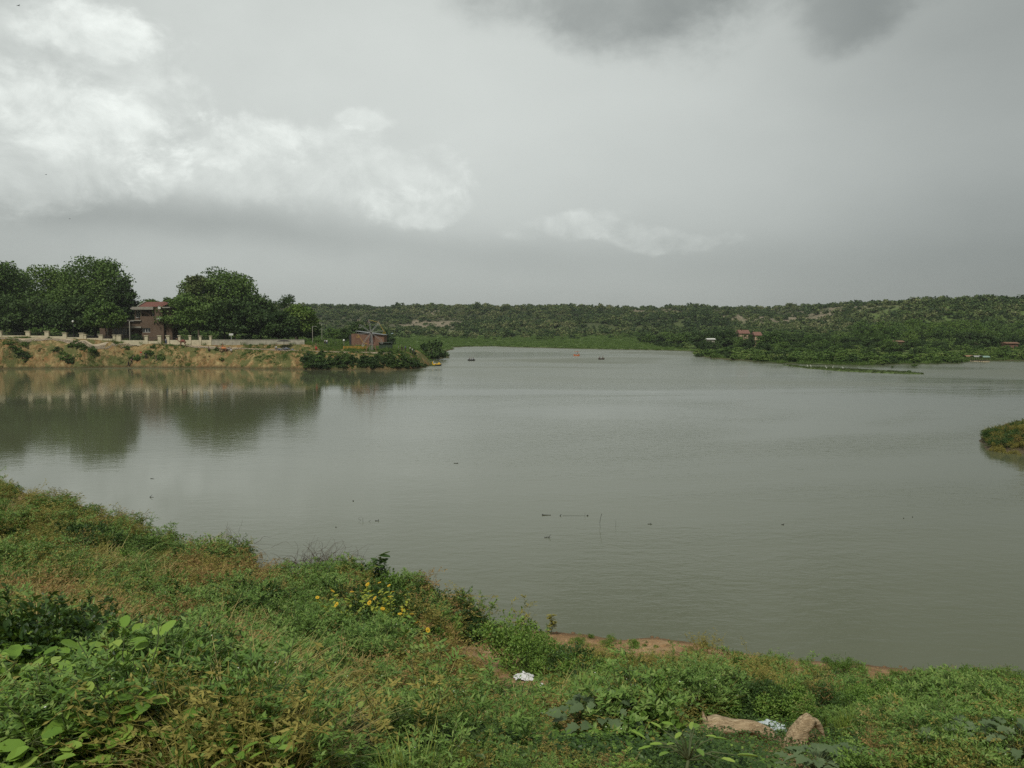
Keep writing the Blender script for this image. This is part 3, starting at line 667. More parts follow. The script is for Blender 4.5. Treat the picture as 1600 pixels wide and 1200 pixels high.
# --- which weeds grow where on the near bank: ellipses in the picture -> weights (looked up once, then planted on the ground)
REG = [  # cx, cy, rx, ry, {kind: weight}, density
    (120, 800, 180, 60, {'feather': 3, 'leafy': 2, 'olive': 3, 'creepolive': 1}, 1.2), (70, 782, 50, 18, {'olive': 1}, .10),
    (210, 790, 130, 45, {'feather': 5, 'leafy': 3, 'feather_low': 2}, 1.5), (290, 850, 120, 45, {'feather': 5, 'leafy': 3, 'creep': 2}, 1.3),
    (120, 855, 70, 28, {'darkleaf': 8}, 1.6), (60, 860, 120, 50, {'olive': 3, 'leafy': 3, 'darkleaf': 1}, 1.1),
    (90, 925, 170, 60, {'straw': 4, 'olive': 4, 'feather': 2, 'olivegrass': 3}, 1.2), (35, 975, 100, 45, {'straw': 4, 'red': 4, 'dry': 3}, 1.2),
    (210, 900, 160, 45, {'olive': 4, 'feather': 3, 'dry': 2, 'straw': 1}, 1.2), (245, 945, 70, 40, {'feather': 4, 'leafy': 2, 'straw': 2}, 1.2),
    (330, 940, 100, 60, {'dry': 4, 'olive': 4, 'darkleaf': 1, 'straw': 2}, 1.2), (390, 880, 80, 35, {'feather': 2, 'olive': 3, 'dry': 2}, 1),
    (520, 915, 80, 35, {'dry': 6, 'olive': 3, 'olivegrass': 1}, 1.2), (590, 900, 50, 25, {'feather': 4, 'leafy': 2}, 1),
    (660, 920, 80, 35, {'leafy': 4, 'dry': 3, 'feather': 2}, 1.1), (480, 990, 80, 80, {'feather': 6, 'green': 2, 'feather_low': 3}, 1.4),
    (595, 985, 90, 55, {'darkleaf': 5, 'leafy': 3}, 1.3), (690, 960, 70, 45, {'dry': 4, 'darkleaf': 2, 'olive': 3}, 1.2),
    (60, 1035, 120, 45, {'darkleaf': 3, 'leafy': 2, 'broadmid': 2, 'feather': 2}, 1.2), (200, 1030, 150, 60, {'dry': 4, 'straw': 4, 'feather': 2, 'olive': 3, 'creep': 1}, 1.2),
    (380, 1050, 110, 70, {'straw': 4, 'dry': 4, 'olivegrass': 2, 'feather': 2}, 1.2), (60, 1150, 130, 70, {'broad': 7, 'pinnate': 3, 'creeplight': 1}, 1.4),
    (170, 1120, 90, 50, {'broad': 5, 'broadmid': 4, 'darkleaf': 1}, 1.3), (190, 1185, 90, 35, {'pinnate': 4, 'broad': 3}, 1.3),
    (380, 1160, 60, 60, {'straw': 6, 'olivegrass': 3, 'broadmid': 1}, 1.3), (470, 1130, 90, 50, {'pinnate': 5, 'broad': 2, 'broadmid': 3, 'green': 1}, 1.3),
    (560, 1180, 140, 40, {'broad': 4, 'broadmid': 3, 'green': 2}, 1.4), (560, 1050, 60, 30, {'feather': 2, 'leafy': 3}, 1.2),
    (600, 1090, 90, 50, {'dry': 3, 'olive': 4, 'straw': 2, 'broadmid': 2}, 1.2), (690, 1110, 90, 50, {'olive': 5, 'feather_low': 2, 'dry': 3}, 1.2),
    (740, 1025, 55, 26, {'olivegrass': 1, 'creepolive': 1}, .10), (820, 1065, 60, 16, {'olivegrass': 1}, .20),
    (810, 1120, 100, 40, {'olive': 5, 'straw': 3, 'feather': 2}, 1.2), (720, 1170, 100, 35, {'broadmid': 3, 'green': 3, 'broad': 2}, 1.3),
    (980, 1185, 90, 25, {'pinnate': 5, 'broad': 2}, 1.3), (900, 1150, 90, 40, {'olive': 5, 'feather': 3, 'dry': 2}, 1.2),
    (900, 1080, 100, 24, {'feather_low': 2, 'olivegrass': 1, 'olive': 1}, .5), (1030, 1110, 70, 30, {'feather': 4, 'olive': 2}, 1),
    (1080, 1150, 60, 30, {'olivegrass': 1, 'broadmid': 1}, .45), (1100, 1180, 100, 30, {'broad': 4, 'broadmid': 3, 'green': 2}, 1.2),
    (1200, 1175, 60, 25, {'creepolive': 2, 'green': 1}, .6), (1330, 1140, 90, 35, {'feather_low': 4, 'green': 3, 'leafy': 2}, 1.3),
    (1420, 1180, 100, 30, {'olive': 3, 'feather': 3, 'leafy': 2, 'dry': 1}, 1.2), (1500, 1110, 130, 40, {'leafy': 5, 'dry': 3, 'feather': 2}, 1.2),
    (900, 1000, 110, 26, {'leafy': 1, 'feather_low': 2}, .5), (1150, 1035, 160, 22, {'feather_low': 2, 'creepolive': 1, 'olive': 2}, .30),
    (1250, 1060, 180, 26, {'feather_low': 3, 'olive': 3, 'leafy': 2}, .8), (1360, 1062, 80, 14, {'olive': 1}, .15), (1520, 1065, 130, 30, {'leafy': 4, 'feather': 3, 'olive': 2}, 1.3),
    (780, 965, 60, 25, {'feather_low': 3, 'olive': 2}, .5), (960, 1050, 150, 30, {'leafy': 4, 'feather_low': 3, 'darkleaf': 2}, 1),
]
LOW = [(1180, 1200, 165, 80, .16, 1), (1110, 1165, 60, 40, .25, 1), (815, 1085, 70, 32, .3, 1), (745, 1045, 70, 40, .25, 1), (1110, 1170, 40, 40, .3, 1)]   # trampled ground: only low plants
def lowf(px, py):
    f = np.ones(len(px))
    for cx, cy_, rx, ry, v, _ in LOW: f = np.minimum(f, np.where(((px - cx) / rx) ** 2 + ((py - cy_) / ry) ** 2 < 1, v, 1))
    return f
KN = list(KIND)
def plan(P, rng):
    px, py = topix(P); W = np.zeros((len(P), len(KN))); dens = np.zeros(len(P)); tw = np.full(len(P), 1e-3)
    for i, k in enumerate(KN): W[:, i] = {'feather': .03, 'olive': .03, 'leafy': .03, 'creep': .02}.get(k, 0)
    dens += 1e-3 * .9
    for cx, cy_, rx, ry, kk, de in REG:
        g = np.exp(-(((px - cx) / rx) ** 2 + ((py - cy_) / ry) ** 2) * 1.6) ** 1.0
        if de < .35: g = g * 5
        for k, v in kk.items(): W[:, KN.index(k)] += g * v / sum(kk.values())
        dens += g * de; tw += g
    na, nb2, nc = [np.exp(5.5 * (fbm2(P[:, 0] * .45 + o_, P[:, 1] * .33 - o_, 3) - .5)) for o_ in (3, 41, 77)]
    for q in ('straw', 'dry', 'red', 'olivegrass', 'olive'): W[:, KN.index(q)] *= na ** 1.5
    for q in ('darkleaf', 'leafy', 'broadmid'): W[:, KN.index(q)] *= nb2
    for q in ('feather', 'feather_low', 'green'): W[:, KN.index(q)] *= nc
    for q, v in (('straw', 1.7), ('olivegrass', 1.5), ('broad', 1.3), ('pinnate', 1.2), ('dry', .8), ('feather', 1.4), ('feather_low', 1.2)): W[:, KN.index(q)] *= v
    W /= W.sum(1)[:, None]; c = W.cumsum(1); dens = np.where(py > 1222, 0, dens); k = (rng.random(len(P))[:, None] > c).sum(1)
    return np.minimum(k, len(KN) - 1), dens / tw
rng = np.random.default_rng(11)
def near_points(n, ymax=60):
    y = np.exp(rng.uniform(math.log(3.2), math.log(ymax), n)); x = rng.uniform(-.80, .80, n) * y + rng.normal(0, .5, n)
    return x, y
NP = 40000
x, y = near_points(NP); keep = (y < ys_near(x) * .985 + 0.0); x, y = x[keep], y[keep]; z = h_near(x, y)
P = np.c_[x, y, z]; k, dn = plan(P + [0, 0, .15], rng)
pr = .82 * dn * np.clip((y / 15) ** 1.2, .20, 1.0)              # equal-area planting
t_ = y / ys_near(x); pr *= np.where(t_ > .93, .35, 1)
keep = rng.random(len(x)) < pr; P, k = P[keep], k[keep]; pxk, pyk = topix(P); lowk = lowf(pxk, pyk); tk = P[:, 1] / ys_near(P[:, 0]); ledge = (pxk > 740)
mound = ss(fbm2(P[:, 0] * .55, P[:, 1] * .55, 3), .34, .66) ** 1.3 * 1.15 + .42; hk = lowk * mound * np.where(ledge, np.interp(tk, [.5, .7, .76], [1, .7, .5]), 1)
sel = (rng.random(len(P)) < np.where(lowk < 1, .4, 1)) & (rng.random(len(P)) < np.where(ledge & (tk > .76), .42, 1)); P, k, pxk, pyk, hk = P[sel], k[sel], pxk[sel], pyk[sel], hk[sel]; print('near cover', len(P))
LAB = {'feather': ('feathery_weeds', 'feathery green weeds with tiny white flowers filling the near bank', 'weeds'), 'feather_low': ('low_weeds', 'low fine-leaved green weeds between the bushes of the near bank', 'weeds'),
       'leafy': ('leafy_weeds', 'mid green leafy weeds matted over the near bank', 'weeds'), 'darkleaf': ('dark_weeds', 'dark green leafy tangle in the hollows of the near bank', 'weeds'),
       'straw': ('dry_grass', 'straw-coloured dry grass lying among the weeds', 'grass'), 'olivegrass': ('olive_grass', 'olive green wiry grass on the near bank', 'grass'),
       'dry': ('dry_weeds', 'brown withered weeds standing among the green ones', 'weeds'), 'olive': ('olive_weeds', 'olive green wiry weeds over the near bank', 'weeds'),
       'red': ('red_weeds', 'reddish brown dead stems at the left edge of the near bank', 'weeds'), 'green': ('green_grass', 'fresh green grass tufts in the foreground', 'grass'),
       'broad': ('broad_weeds', 'light green round-leaved weeds in the foreground', 'weeds'), 'broadmid': ('round_leaved_weeds', 'darker green round-leaved weeds in the foreground', 'weeds'),
       'pinnate': ('cassia_weeds', 'light green weeds with paired leaflets in the foreground', 'weeds'), 'creep': ('creeping_weeds', 'green creeping weeds close to the soil', 'ground cover'),
       'creeplight': ('light_creepers', 'light green creeping weeds close to the soil', 'ground cover'), 'creepolive': ('olive_creepers', 'olive creeping weeds on the sandy soil', 'ground cover')}
for i, kn in enumerate(KN):
    s = k == i; n = int(s.sum())
    if n < 3: continue
    dist = P[s, 1]; sc = rng.uniform(.6, 1.25, n) * (1.0 + np.clip((dist - 12) / 40, 0, .35)) * np.clip(1.6 - pyk[s] / 1700, .85, 1) * hk[s]
    scatter(LAB[kn][0], KIND[kn], P[s] - [0, 0, .03], rng.uniform(0, 6.283, n), sc, rng.integers(0, len(KIND[kn]), n), LAB[kn][1], LAB[kn][2], rng.normal(0, .16, (n, 2)))
# taller stalks standing out of the rest
def stalk(seed, h=.8, ns=4):
    rng = np.random.default_rng(seed); b = MB()
    for p in stem_paths(rng, ns, h, h * .45, .6):
        b.tube(p, np.linspace(.006, .002, len(p)), 3, 0, False)
        for q in range(7):
            s, T = on_path(rng, p, 1, .45, 1); d = out_dirs(rng, 1, .5)[0]; L = h * rng.uniform(.1, .25); tp = s[0] + np.outer(np.linspace(0, 1, 3), d) * L; b.tube(tp, [.003, .002, .001], 3, 0, False)
            pp, TT = on_path(rng, tp, 5, .4, 1); leaves(b, pp, out_dirs(rng, 5, .1, TT), UPN(rng, 5, .9), rng.uniform(.015, .035, 5), .012, 'rhomb', 0)
    return b
STK = variants('stalk', stalk, [L_straw], 3) + variants('stalk', stalk, [L_brown], 2, h=.7); TALL = variants('tall_feather', weed_feathery, [L_feather, M_stem, M_white], 4, h=1.05, ns=5, dens=1.1) + variants('tall_olive', weed_feathery, [L_olive, M_stem, M_white], 2, h=.95, ns=4, dens=.9)
for nm, KK, cnt, lab_, thr in (('dead_stalks', STK, 2600, 'tan and brown dead stalks standing above the weeds of the near bank', .45), ('tall_weeds', TALL, 2100, 'taller feathery weeds standing above the others on the near bank', .40)):
    x, y = near_points(cnt, 52); keep = (y < ys_near(x) * np.where(x > -1, .72, .97)) & (rng.random(len(x)) < np.clip((y / 15) ** 1.0, .3, 1)); x, y = x[keep], y[keep]; z = h_near(x, y); pxa, pya = topix(np.c_[x, y, z])
    keep = (pya < 1215) & (lowf(pxa, pya) == 1) & (fbm2(x * .4 + (7 if nm[0] == 'd' else 0), y * .4, 3) > thr); P = np.c_[x, y, z - .03][keep]; n = len(P)
    scatter(nm, KK, P, rng.uniform(0, 6.283, n), rng.uniform(.55, 1.1, n), rng.integers(0, len(KK), n), lab_, 'weeds', rng.normal(0, .2, (n, 2)))
# low mat under everything, dark-leaved to paint shade between weeds, thin over bare soil
x, y = near_points(16000, 60); keep = y < ys_near(x) * .96; x, y = x[keep], y[keep]; P = np.c_[x, y, h_near(x, y)]; k, dn = plan(P, rng)
keep = rng.random(len(x)) < np.clip(dn - .3, .0, 1) * np.clip((y / 14) ** 1.2, .25, 1); P = P[keep]; P = P[rng.random(len(P)) < np.where((topix(P)[0] > 740) & (P[:, 1] / ys_near(P[:, 0]) > .74), .22, 1)]; P = P[rng.random(len(P)) < np.where(lowf(*topix(P)) < 1, .35, 1)]; n = len(P); print('mat', n)
scatter('ground_cover', KIND['creep'][:1] + KIND['creep_shade'] * 2 + KIND['creep_shade'][:1], P - [0, 0, .01], rng.uniform(0, 6.283, n), rng.uniform(.7, 1.5, n), rng.integers(0, 6, n), 'low green ground cover on the near bank, darkened as shade between the weeds', 'ground cover')
# ------------------------------------------------------------------ trees and scrub
def treemat(name, cols, trans=.2, rough=.6):
    m, t, o = new_mat(name); g = t.nodes.new('ShaderNodeNewGeometry'); oi = t.nodes.new('ShaderNodeObjectInfo')
    at = t.nodes.new('ShaderNodeAttribute'); at.attribute_name = 'clump'
    f = X(g.outputs['Random Per Island']) * .26 + X(at.outputs['Fac']) * .44 + X(oi.outputs['Random']) * .30
    if name == 'scrub': f = f + (noise(pos(), .012, 4, .6) - .5) * 1.5 + (noise(pos(), .06, 3, .6) - .5) * .5
    n = len(cols); c = ramp(f, [((i + .5) / n, q) for i, q in enumerate(cols)])
    b = bsdf(c, rough, .2); tr = t.nodes.new('ShaderNodeBsdfTranslucent'); t.links.new(c, tr.inputs[0]); mx = t.nodes.new('ShaderNodeMixShader'); mx.inputs[0].default_value = trans
    t.links.new(b.outputs[0], mx.inputs[1]); t.links.new(tr.outputs[0], mx.inputs[2]); t.links.new(mx.outputs[0], o.inputs[0]); return m
T_dark = treemat('tree_dark', G((.022, .048, .012), (.036, .070, .016), (.052, .092, .022), (.072, .118, .030)))
T_mid = treemat('tree_mid', G((.040, .085, .015), (.066, .122, .022), (.094, .158, .032), (.125, .190, .045)))
T_light = treemat('tree_light', G((.060, .118, .015), (.090, .158, .022), (.120, .190, .032), (.150, .212, .045)))
T_olive = treemat('tree_olive', G((.050, .075, .020), (.075, .105, .028), (.100, .132, .040), (.128, .150, .055)))
T_scrub = treemat('scrub', G((.026, .056, .016), (.050, .092, .024), (.085, .130, .036), (.140, .175, .055), (.210, .215, .095)), .15)
T_reed = treemat('reeds', G((.082, .144, .030), (.120, .194, .040), (.165, .240, .056), (.205, .240, .082)), .3)
M_bark = plain('bark', (.10, .078, .055), .95, .3, 2.5)
def crown(seed, rx, ry, z0, z1, nb_=60, per=180, leaf=.66, flat=.0, gap=.0, holes=0, low=.35):
    """leaf clumps on an uneven shell of lobes; returns MB + clump values"""
    rng = np.random.default_rng(seed); b = MB(); cl = []; cz = z0 + (z1 - z0) * low; up = z1 - cz; dn = cz - z0
    k = 0; C = []
    while k < nb_:
        u = unit(rng.normal(0, 1, 3)); r = rng.uniform(.62, .86) if rng.random() < .72 else rng.uniform(.1, .6)
        c = np.array([u[0] * rx * r, u[1] * ry * r, cz + u[2] * r * (up if u[2] > 0 else dn)]); br = min(rx, up) * rng.uniform(.2, .36)
        if holes and vnoise(c[0] * .35 + seed, c[2] * .4) < holes: nb_ -= 0; k += 1; continue
        C.append((c, br)); k += 1
    for c, br in C:
        n = int(per * rng.uniform(.7, 1.3)); u = unit(rng.normal(0, 1, (n, 3)) + [0, 0, .25]); q = rng.uniform(.0, 1.0, (n, 1)) ** .33
        P = c + u * br * q * [1.25, 1.25, .8 - flat * .4]; P[:, 2] = np.maximum(P[:, 2], z0 + rng.uniform(0, .6, n))
        N = unit(u * .55 + [0, 0, .35] + rng.normal(0, .75, (n, 3))); D = unit(np.cross(N, rng.normal(0, 1, (n, 3))) - u * .1); s = leaf * rng.uniform(.5, 1.3, n)
        leaves(b, P, D, N, s, s * .85, 'rhomb', 0); cl.append(np.full(n, rng.random()))
    return b, np.concatenate(cl), C
def crown_mesh(mat, *a, **k):
    b, cl, C = crown(*a, **k); me = b.mesh('crown', mat); at = me.attributes.new('clump', 'FLOAT', 'FACE')
    at.data.foreach_set('value', cl[:len(me.polygons)].astype(np.float32)); return me, C
def trunk_mesh(seed, C, h0, r=.3, nl=9, lean=0):
    rng = np.random.default_rng(seed); b = MB(); top = np.array([lean, 0, h0]); mid = top * .5 + [rng.normal(0, r * .4), rng.normal(0, r * .4), 0]
    b.tube([(0, 0, -.6), (0, 0, 0), mid, top], [r * 1.35, r * 1.1, r * .85, r * .7], 8)
    for i in rng.permutation(len(C))[:nl]:
        e = C[i][0]; m1 = top + (e - top) * .45 + [0, 0, rng.uniform(-.1, .25) * np.linalg.norm(e - top)]
        b.tube([top - [0, 0, r], m1, e], [r * .5, r * .3, r * .08], 6)
    return b.mesh('trunk', M_bark)
def tree_at(px, ytop, wpx, Y, ybot, mat, seed, label, group=None, name='broadleaf_tree', **k):
    x = (px - 800) / FPX * Y; g = zm(x, Y); z1 = HC + (510 - ytop) / FPX * Y - g; z0 = max(.4, HC + (510 - ybot) / FPX * Y - g); rx = wpx / 2 / FPX * Y
    t = thing(name, (x, Y, g), 0, label, 'tree', group); me, C = crown_mesh(mat, seed, rx, rx * .85, z0, z1, **k)
    link('crown', me, t); link('trunk', trunk_mesh(seed, C, max(z0 * .95, min(2.5, z1 * .3)), .05 * (z1) ** .9 * .35 + .08), t); return t
LT = [
 (-125, 392, 150, 246, 512, T_dark, 'dark broad tree beyond the left edge', dict(nb_=87, per=165)),
 (-12, 399, 125, 240, 505, T_mid, 'tall green tree at the left edge of the picture behind the wall', dict(nb_=112, per=209)),
 (62, 411, 128, 264, 512, T_light, 'light green tree between the tall tree at the left edge and the tallest tree', dict(nb_=118, per=209)),
 (108, 416, 66, 276, 500, T_light, 'narrow light green tree top just left of the tallest tree', dict(nb_=62, per=187)),
 (150, 398, 122, 247, 512, T_mid, 'tallest green tree left of the brick house', dict(nb_=137, per=220)),
 (192, 424, 50, 241, 512, T_dark, 'dark narrow tree beside the brick house wall', dict(nb_=62, per=187)),
 (30, 455, 120, 231, 517, T_dark, 'low dark spreading tree behind the wall pillars at the left edge', dict(nb_=87, per=187)),
 (118, 462, 96, 233, 520, T_dark, 'low dark tree behind the wall under the tallest tree', dict(nb_=75, per=187)),
 (166, 470, 62, 224, 511, T_mid, 'low green tree with bright leaves in front of the brick house left end', dict(nb_=62, per=187)),
 (238, 456, 46, 300, 520, T_mid, 'small tree showing above the red roof of the brick house', dict(nb_=50, per=165)),
 (270, 461, 52, 305, 520, T_light, 'light green tree top right of the red roof', dict(nb_=50, per=165)),
 (352, 417, 132, 258, 515, T_mid, 'great domed tree, highest of the right-hand clump', dict(nb_=150, per=220)),
 (312, 428, 62, 252, 490, T_olive, 'olive tree top at the left shoulder of the great domed tree', dict(nb_=46, per=170, holes=.25)),
 (298, 456, 108, 233, 518, T_mid, 'wide umbrella-shaped tree right of the brick house', dict(nb_=90, per=190, flat=.5)),
 (368, 468, 112, 234, 520, T_dark, 'dark low-branched tree in front of the great domed tree', dict(nb_=90, per=190, flat=.4)),
 (408, 455, 62, 244, 522, T_dark, 'dark tree at the right shoulder of the great domed tree', dict(nb_=75, per=198)),
 (466, 475, 58, 238, 526, T_light, 'bright green rounded tree near the right end of the long wall', dict(nb_=75, per=209)),
 (463, 457, 64, 252, 500, T_dark, 'open-crowned dark tree rising behind the bright rounded tree', dict(nb_=55, per=120, holes=.36, leaf=.5)),
 (436, 486, 70, 233, 527, T_dark, 'low dark tree over the long wall', dict(nb_=75, per=198)),
 (488, 492, 26, 246, 528, T_mid, 'slim green tree at the right end of the left grove', dict(nb_=37, per=165)),
]
for i, (px, yt, w, Y, yb, mt, lab, k) in enumerate(LT): tree_at(px, yt, w, Y, yb, mt, 100 + i, lab, 'trees along the left bank', **k)
# shared crowns for the wood on the right
def kit(name, mat, seeds, rx, h, z0, **k):
    out = []
    for s in seeds:
        me, C = crown_mesh(mat, s, rx, rx * .9, z0, h, **k); out.append((me, trunk_mesh(s, C, max(z0, h * .25), .035 * h * .6 + .05, 6)))
    return out
K_big = kit('t', T_mid, (1, 2, 3), 5.5, 10, 1.2, nb_=46, per=80, leaf=.62) + kit('t', T_light, (4, 5), 5.5, 10, 1.2, nb_=46, per=80, leaf=.62)
K_flat = kit('t', T_dark, (11, 12, 13), 5.0, 6.5, .6, nb_=44, per=80, leaf=.5, flat=.6) + kit('t', T_mid, (14,), 5.0, 6.5, .6, nb_=44, per=80, leaf=.5, flat=.6)
K_bush = kit('t', T_mid, (21, 22), 2.2, 2.6, .0, nb_=22, per=60, leaf=.34) + kit('t', T_dark, (23, 24), 2.2, 2.6, .0, nb_=22, per=60, leaf=.34) + kit('t', T_reed, (25, 26), 2.2, 2.2, .0, nb_=22, per=60, leaf=.34)
K_scrub = kit('t', T_scrub, (31, 32, 33, 34, 35), 2.5, 3.4, .0, nb_=15, per=17, leaf=.85) + kit('t', T_dark, (36, 37), 2.6, 3.6, .0, nb_=15, per=17, leaf=.85)
def inst(kitlist, i, x, y, z, s, label, group, name, rng, cat='tree', parts=True):
    t = thing(name, (x, y, z - .05), rng.uniform(0, 6.28), label, cat, group, s); cm, tm = kitlist[i]; link('crown', cm, t)
    if parts: link('trunk', tm, t)
    return t
rng = np.random.default_rng(77)
# rows of trees on the right shore: (px range, Y range, top-y range, kit, count, ...)
ROWS = [((1090, 1175), (350, 385), (510, 517), K_flat, 9, (0, 1, 2), 'dark flat-topped tree in the shore wood left of the red-roofed house', 'dark trees left of the red-roofed house'),
        ((1000, 1080), (400, 440), (515, 522), K_flat, 7, (0, 3), 'dark spreading tree on the far shore right of the grassy flat', 'dark trees on the far shore'),
        ((1200, 1330), (330, 400), (512, 524), K_flat, 14, (0, 1, 2, 3), 'spreading dark green acacia in the wood right of the red-roofed house', 'acacias right of the red-roofed house'),
        ((1180, 1470), (285, 325), (528, 538), K_flat, 16, (0, 1, 2, 3), 'low spreading acacia behind the shoreline bushes', 'low acacias behind the right shore'),
        ((1335, 1640), (400, 455), (497, 505), K_big, 20, (0, 3, 4, 1), 'tall bright green tree in the wood below the rocky hill', 'tall trees below the rocky hill'),
        ((1330, 1640), (335, 395), (506, 518), K_big, 18, (0, 1, 2, 3), 'rounded green tree in the front of the wood below the rocky hill', 'rounded trees in front of the wood'),
        ((1500, 1640), (300, 330), (514, 526), K_flat, 7, (0, 1, 2), 'dark tree shading the shore behind the moored rafts', 'dark trees behind the moored rafts'),
        ((500, 600), (285, 380), (510, 524), K_flat, 9, (0, 3, 2), 'green thorn tree on the flat behind the giant wheel', 'thorn trees behind the giant wheel')]
for (a, b_), (ya, yb), (ta, tb), kk, n, sel, lab, grp in ROWS:
    for q in range(n):
        px = a + (b_ - a) * (q + rng.uniform(.1, .9)) / n; Y = rng.uniform(ya, yb); yt = rng.uniform(ta, tb); x = (px - 800) / FPX * Y; g = zm(x, Y)
        hh = HC + (510 - yt) / FPX * Y - g; base = 10 if kk is K_big else 6.5; s = max(.4, hh / base)
        if abs(px - 1172) < 16 and Y < 395: continue
        inst(kk, int(rng.choice(sel)), x, Y, g, (s * rng.uniform(.9, 1.25), s * rng.uniform(.9, 1.2), s), lab, grp, 'shade_tree' if kk is K_big else 'acacia_tree', rng)
# single trees and bushes one can pick out
for px, Y, yt, kk, i, lab, cat_, wf in [
    (558, 262, 500, K_flat, 1, 'dark tree standing behind the brick shed', 'tree', 1.0), (531, 300, 512, K_flat, 3, 'green tree left of the brick shed', 'tree', 1.1),
    (675, 262, 531, K_bush, 2, 'dark round bush at the neck of the headland', 'bush', 1.0), (655, 270, 543, K_bush, 0, 'green bush left of the dark round bush on the headland', 'bush', 1.4),
    (697, 283, 551, K_bush, 1, 'green bush at the tip of the second headland', 'bush', 1.2), (686, 274, 549, K_bush, 0, 'green bush near the tip of the second headland', 'bush', 1.5),
    (590, 245, 524, K_bush, 2, 'dark bush right of the brick shed', 'bush', 1.3), (1395, 210, 571, K_bush, 0, 'small bush standing in the water behind the mud spit', 'bush', 1.0),
    (1430, 214, 568, K_bush, 1, 'rounder bush standing in the water near the end of the mud spit', 'bush', 1.3), (1421, 186, 577.5, K_bush, 0, 'little shrub on the end of the mud spit', 'bush', 1.2),
    (1092, 287, 551, K_bush, 3, 'half-drowned brown bush at the tip of the wooded point', 'bush', 1.7)]:
    x = (px - 800) / FPX * Y; g = max(zm(x, Y), -.3) if Y < 216 or Y > 240 else zm(x, Y); g = .1 if g < 0 else g
    hh = HC + (510 - yt) / FPX * Y - g; s = hh / (6.5 if kk is K_flat else 2.6)
    inst(kk, i, x, Y, g, (s * wf, s * wf, s), lab, 'trees and bushes round the headland' if px < 800 else 'shrubs off the right shore', 'acacia_tree' if kk is K_flat else 'bush', rng, cat_)
# stones and clods on the sandy ledge
def stone(sd): b = MB(); b.blobm((0, 0, 0), (.10, .08, .06), sd, .3, 0, 8, 6); return b.mesh('stone', M_soil)
x_ = rng.uniform(-4, 22, 2600); y_ = ys_near(x_) * rng.uniform(.70, 1.02, 2600); z_ = h_near(x_, y_)
scatter('shore_stones', [stone(s_) for s_ in range(3)], np.c_[x_, y_, z_ + .005], rng.uniform(0, 6.28, 2600), .3 + 1.6 * rng.random(2600) ** 5, rng.integers(0, 3, 2600), 'clods and small stones on the sandy ledge by the water', 'stones')
# bushes along the foot of the left headland
def bank_bush(px, py, s, i, lab, grp, wf=1.3):
    x, y, z = ground_hit(px, py, h_main, 196, 330); inst(K_bush, i, x, y + .5, z - .3, (s * wf, s, s), lab, grp, 'bush', rng, 'bush')
q = 0
for px in np.arange(480, 662, 7.5):
    for py in (573, 566, 559, 553):
        if rng.random() < (.86 if py > 562 else .45) and not (px > 652 and py < 572):
            bank_bush(px + rng.uniform(-4, 4), py + rng.uniform(-2, 2), rng.uniform(.55, 1.0) * (1 if py > 562 else .65), int(rng.choice([2, 3, 2, 3, 0])), 'dark green bush on the steep foot of the headland below the giant wheel', 'bushes below the giant wheel')
for px, py, s in [(12, 538, .5), (20, 545, .6), (27, 551, .65), (35, 558, .7), (41, 565, .6), (39, 541, .5), (63, 548, .4), (88, 548, .55), (94, 555, .7), (101, 561, .8), (108, 566, .7), (113, 541, .6), (124, 541, .6), (133, 546, .5), (140, 550, .7), (150, 553, .5),
                  (120, 534, .4), (75, 529, .35), (178, 537, .4), (198, 545, .5), (206, 561, .6), (218, 562, .7), (240, 543, .5), (233, 553, .55), (250, 560, .6), (255, 562, .5), (337, 547, .5), (345, 562, .4), (390, 541, .35), (400, 541, .3), (421, 541, .35)]:
    bank_bush(px, py, s, int(rng.choice([0, 1, 0, 2])), 'green bush growing on the ochre cut bank', 'bushes on the ochre cut bank', 1.5)
for px, py, s in [(52, 523, .95), (62, 522, 1.15), (72, 522, 1.3), (84, 523, 1.1), (92, 524, .9)]:
    x = (px - 800) / FPX * 223; inst(K_bush, 1, x, 223, zm(x, 223), s, 'dark ornamental bush behind the wall pillars', 'ornamental bushes behind the wall', 'bush', rng, 'bush')
x = (214 - 800) / FPX * 222; inst(K_bush, 3, x, 222, zm(x, 222), (.9, .9, 1.05), 'round bush clipped in front of the brick house window', None, 'bush', rng, 'bush')
# thick shoreline bushes right (things) and far scrub
for q in range(64):
    px = 1095 + 410 * (q + rng.uniform(0, 1)) / 64; ysh = np.interp((px - 800) / FPX, MLP[30:48, 0] / MLP[30:48, 1], MLP[30:48, 1]) if False else None
    xs_ = (px - 800) / FPX; Yc = np.arange(215, 360, 1.0); dd = h_main(xs_ * Yc, Yc); j = np.argmax(dd > .1); Y = Yc[j] + rng.uniform(1, 26) ** 1.0
    x = xs_ * Y; s = rng.uniform(.7, 1.25) * (1 if Y - Yc[j] > 6 else .75)
    inst(K_bush, int(rng.choice([0, 1, 2, 3, 4, 5], p=[.25, .25, .08, .08, .17, .17])), x, Y, zm(x, Y), (s * rng.uniform(1.2, 1.9), s * 1.3, s), 'green bush in the thick belt along the right shore', 'bushes along the right shore', 'bush', rng, 'bush')
for q in range(22):
    px = 1508 + 130 * (q + rng.random()) / 22; Y = rng.uniform(258, 285); x = (px - 800) / FPX * Y; s = rng.uniform(.8, 1.3)
    inst(K_bush, int(rng.choice([4, 5, 0])), x, Y, zm(x, Y), (s * 1.5, s * 1.3, s), 'light green bush on the shore around the moored rafts', 'light bushes by the moored rafts', 'bush', rng, 'bush')
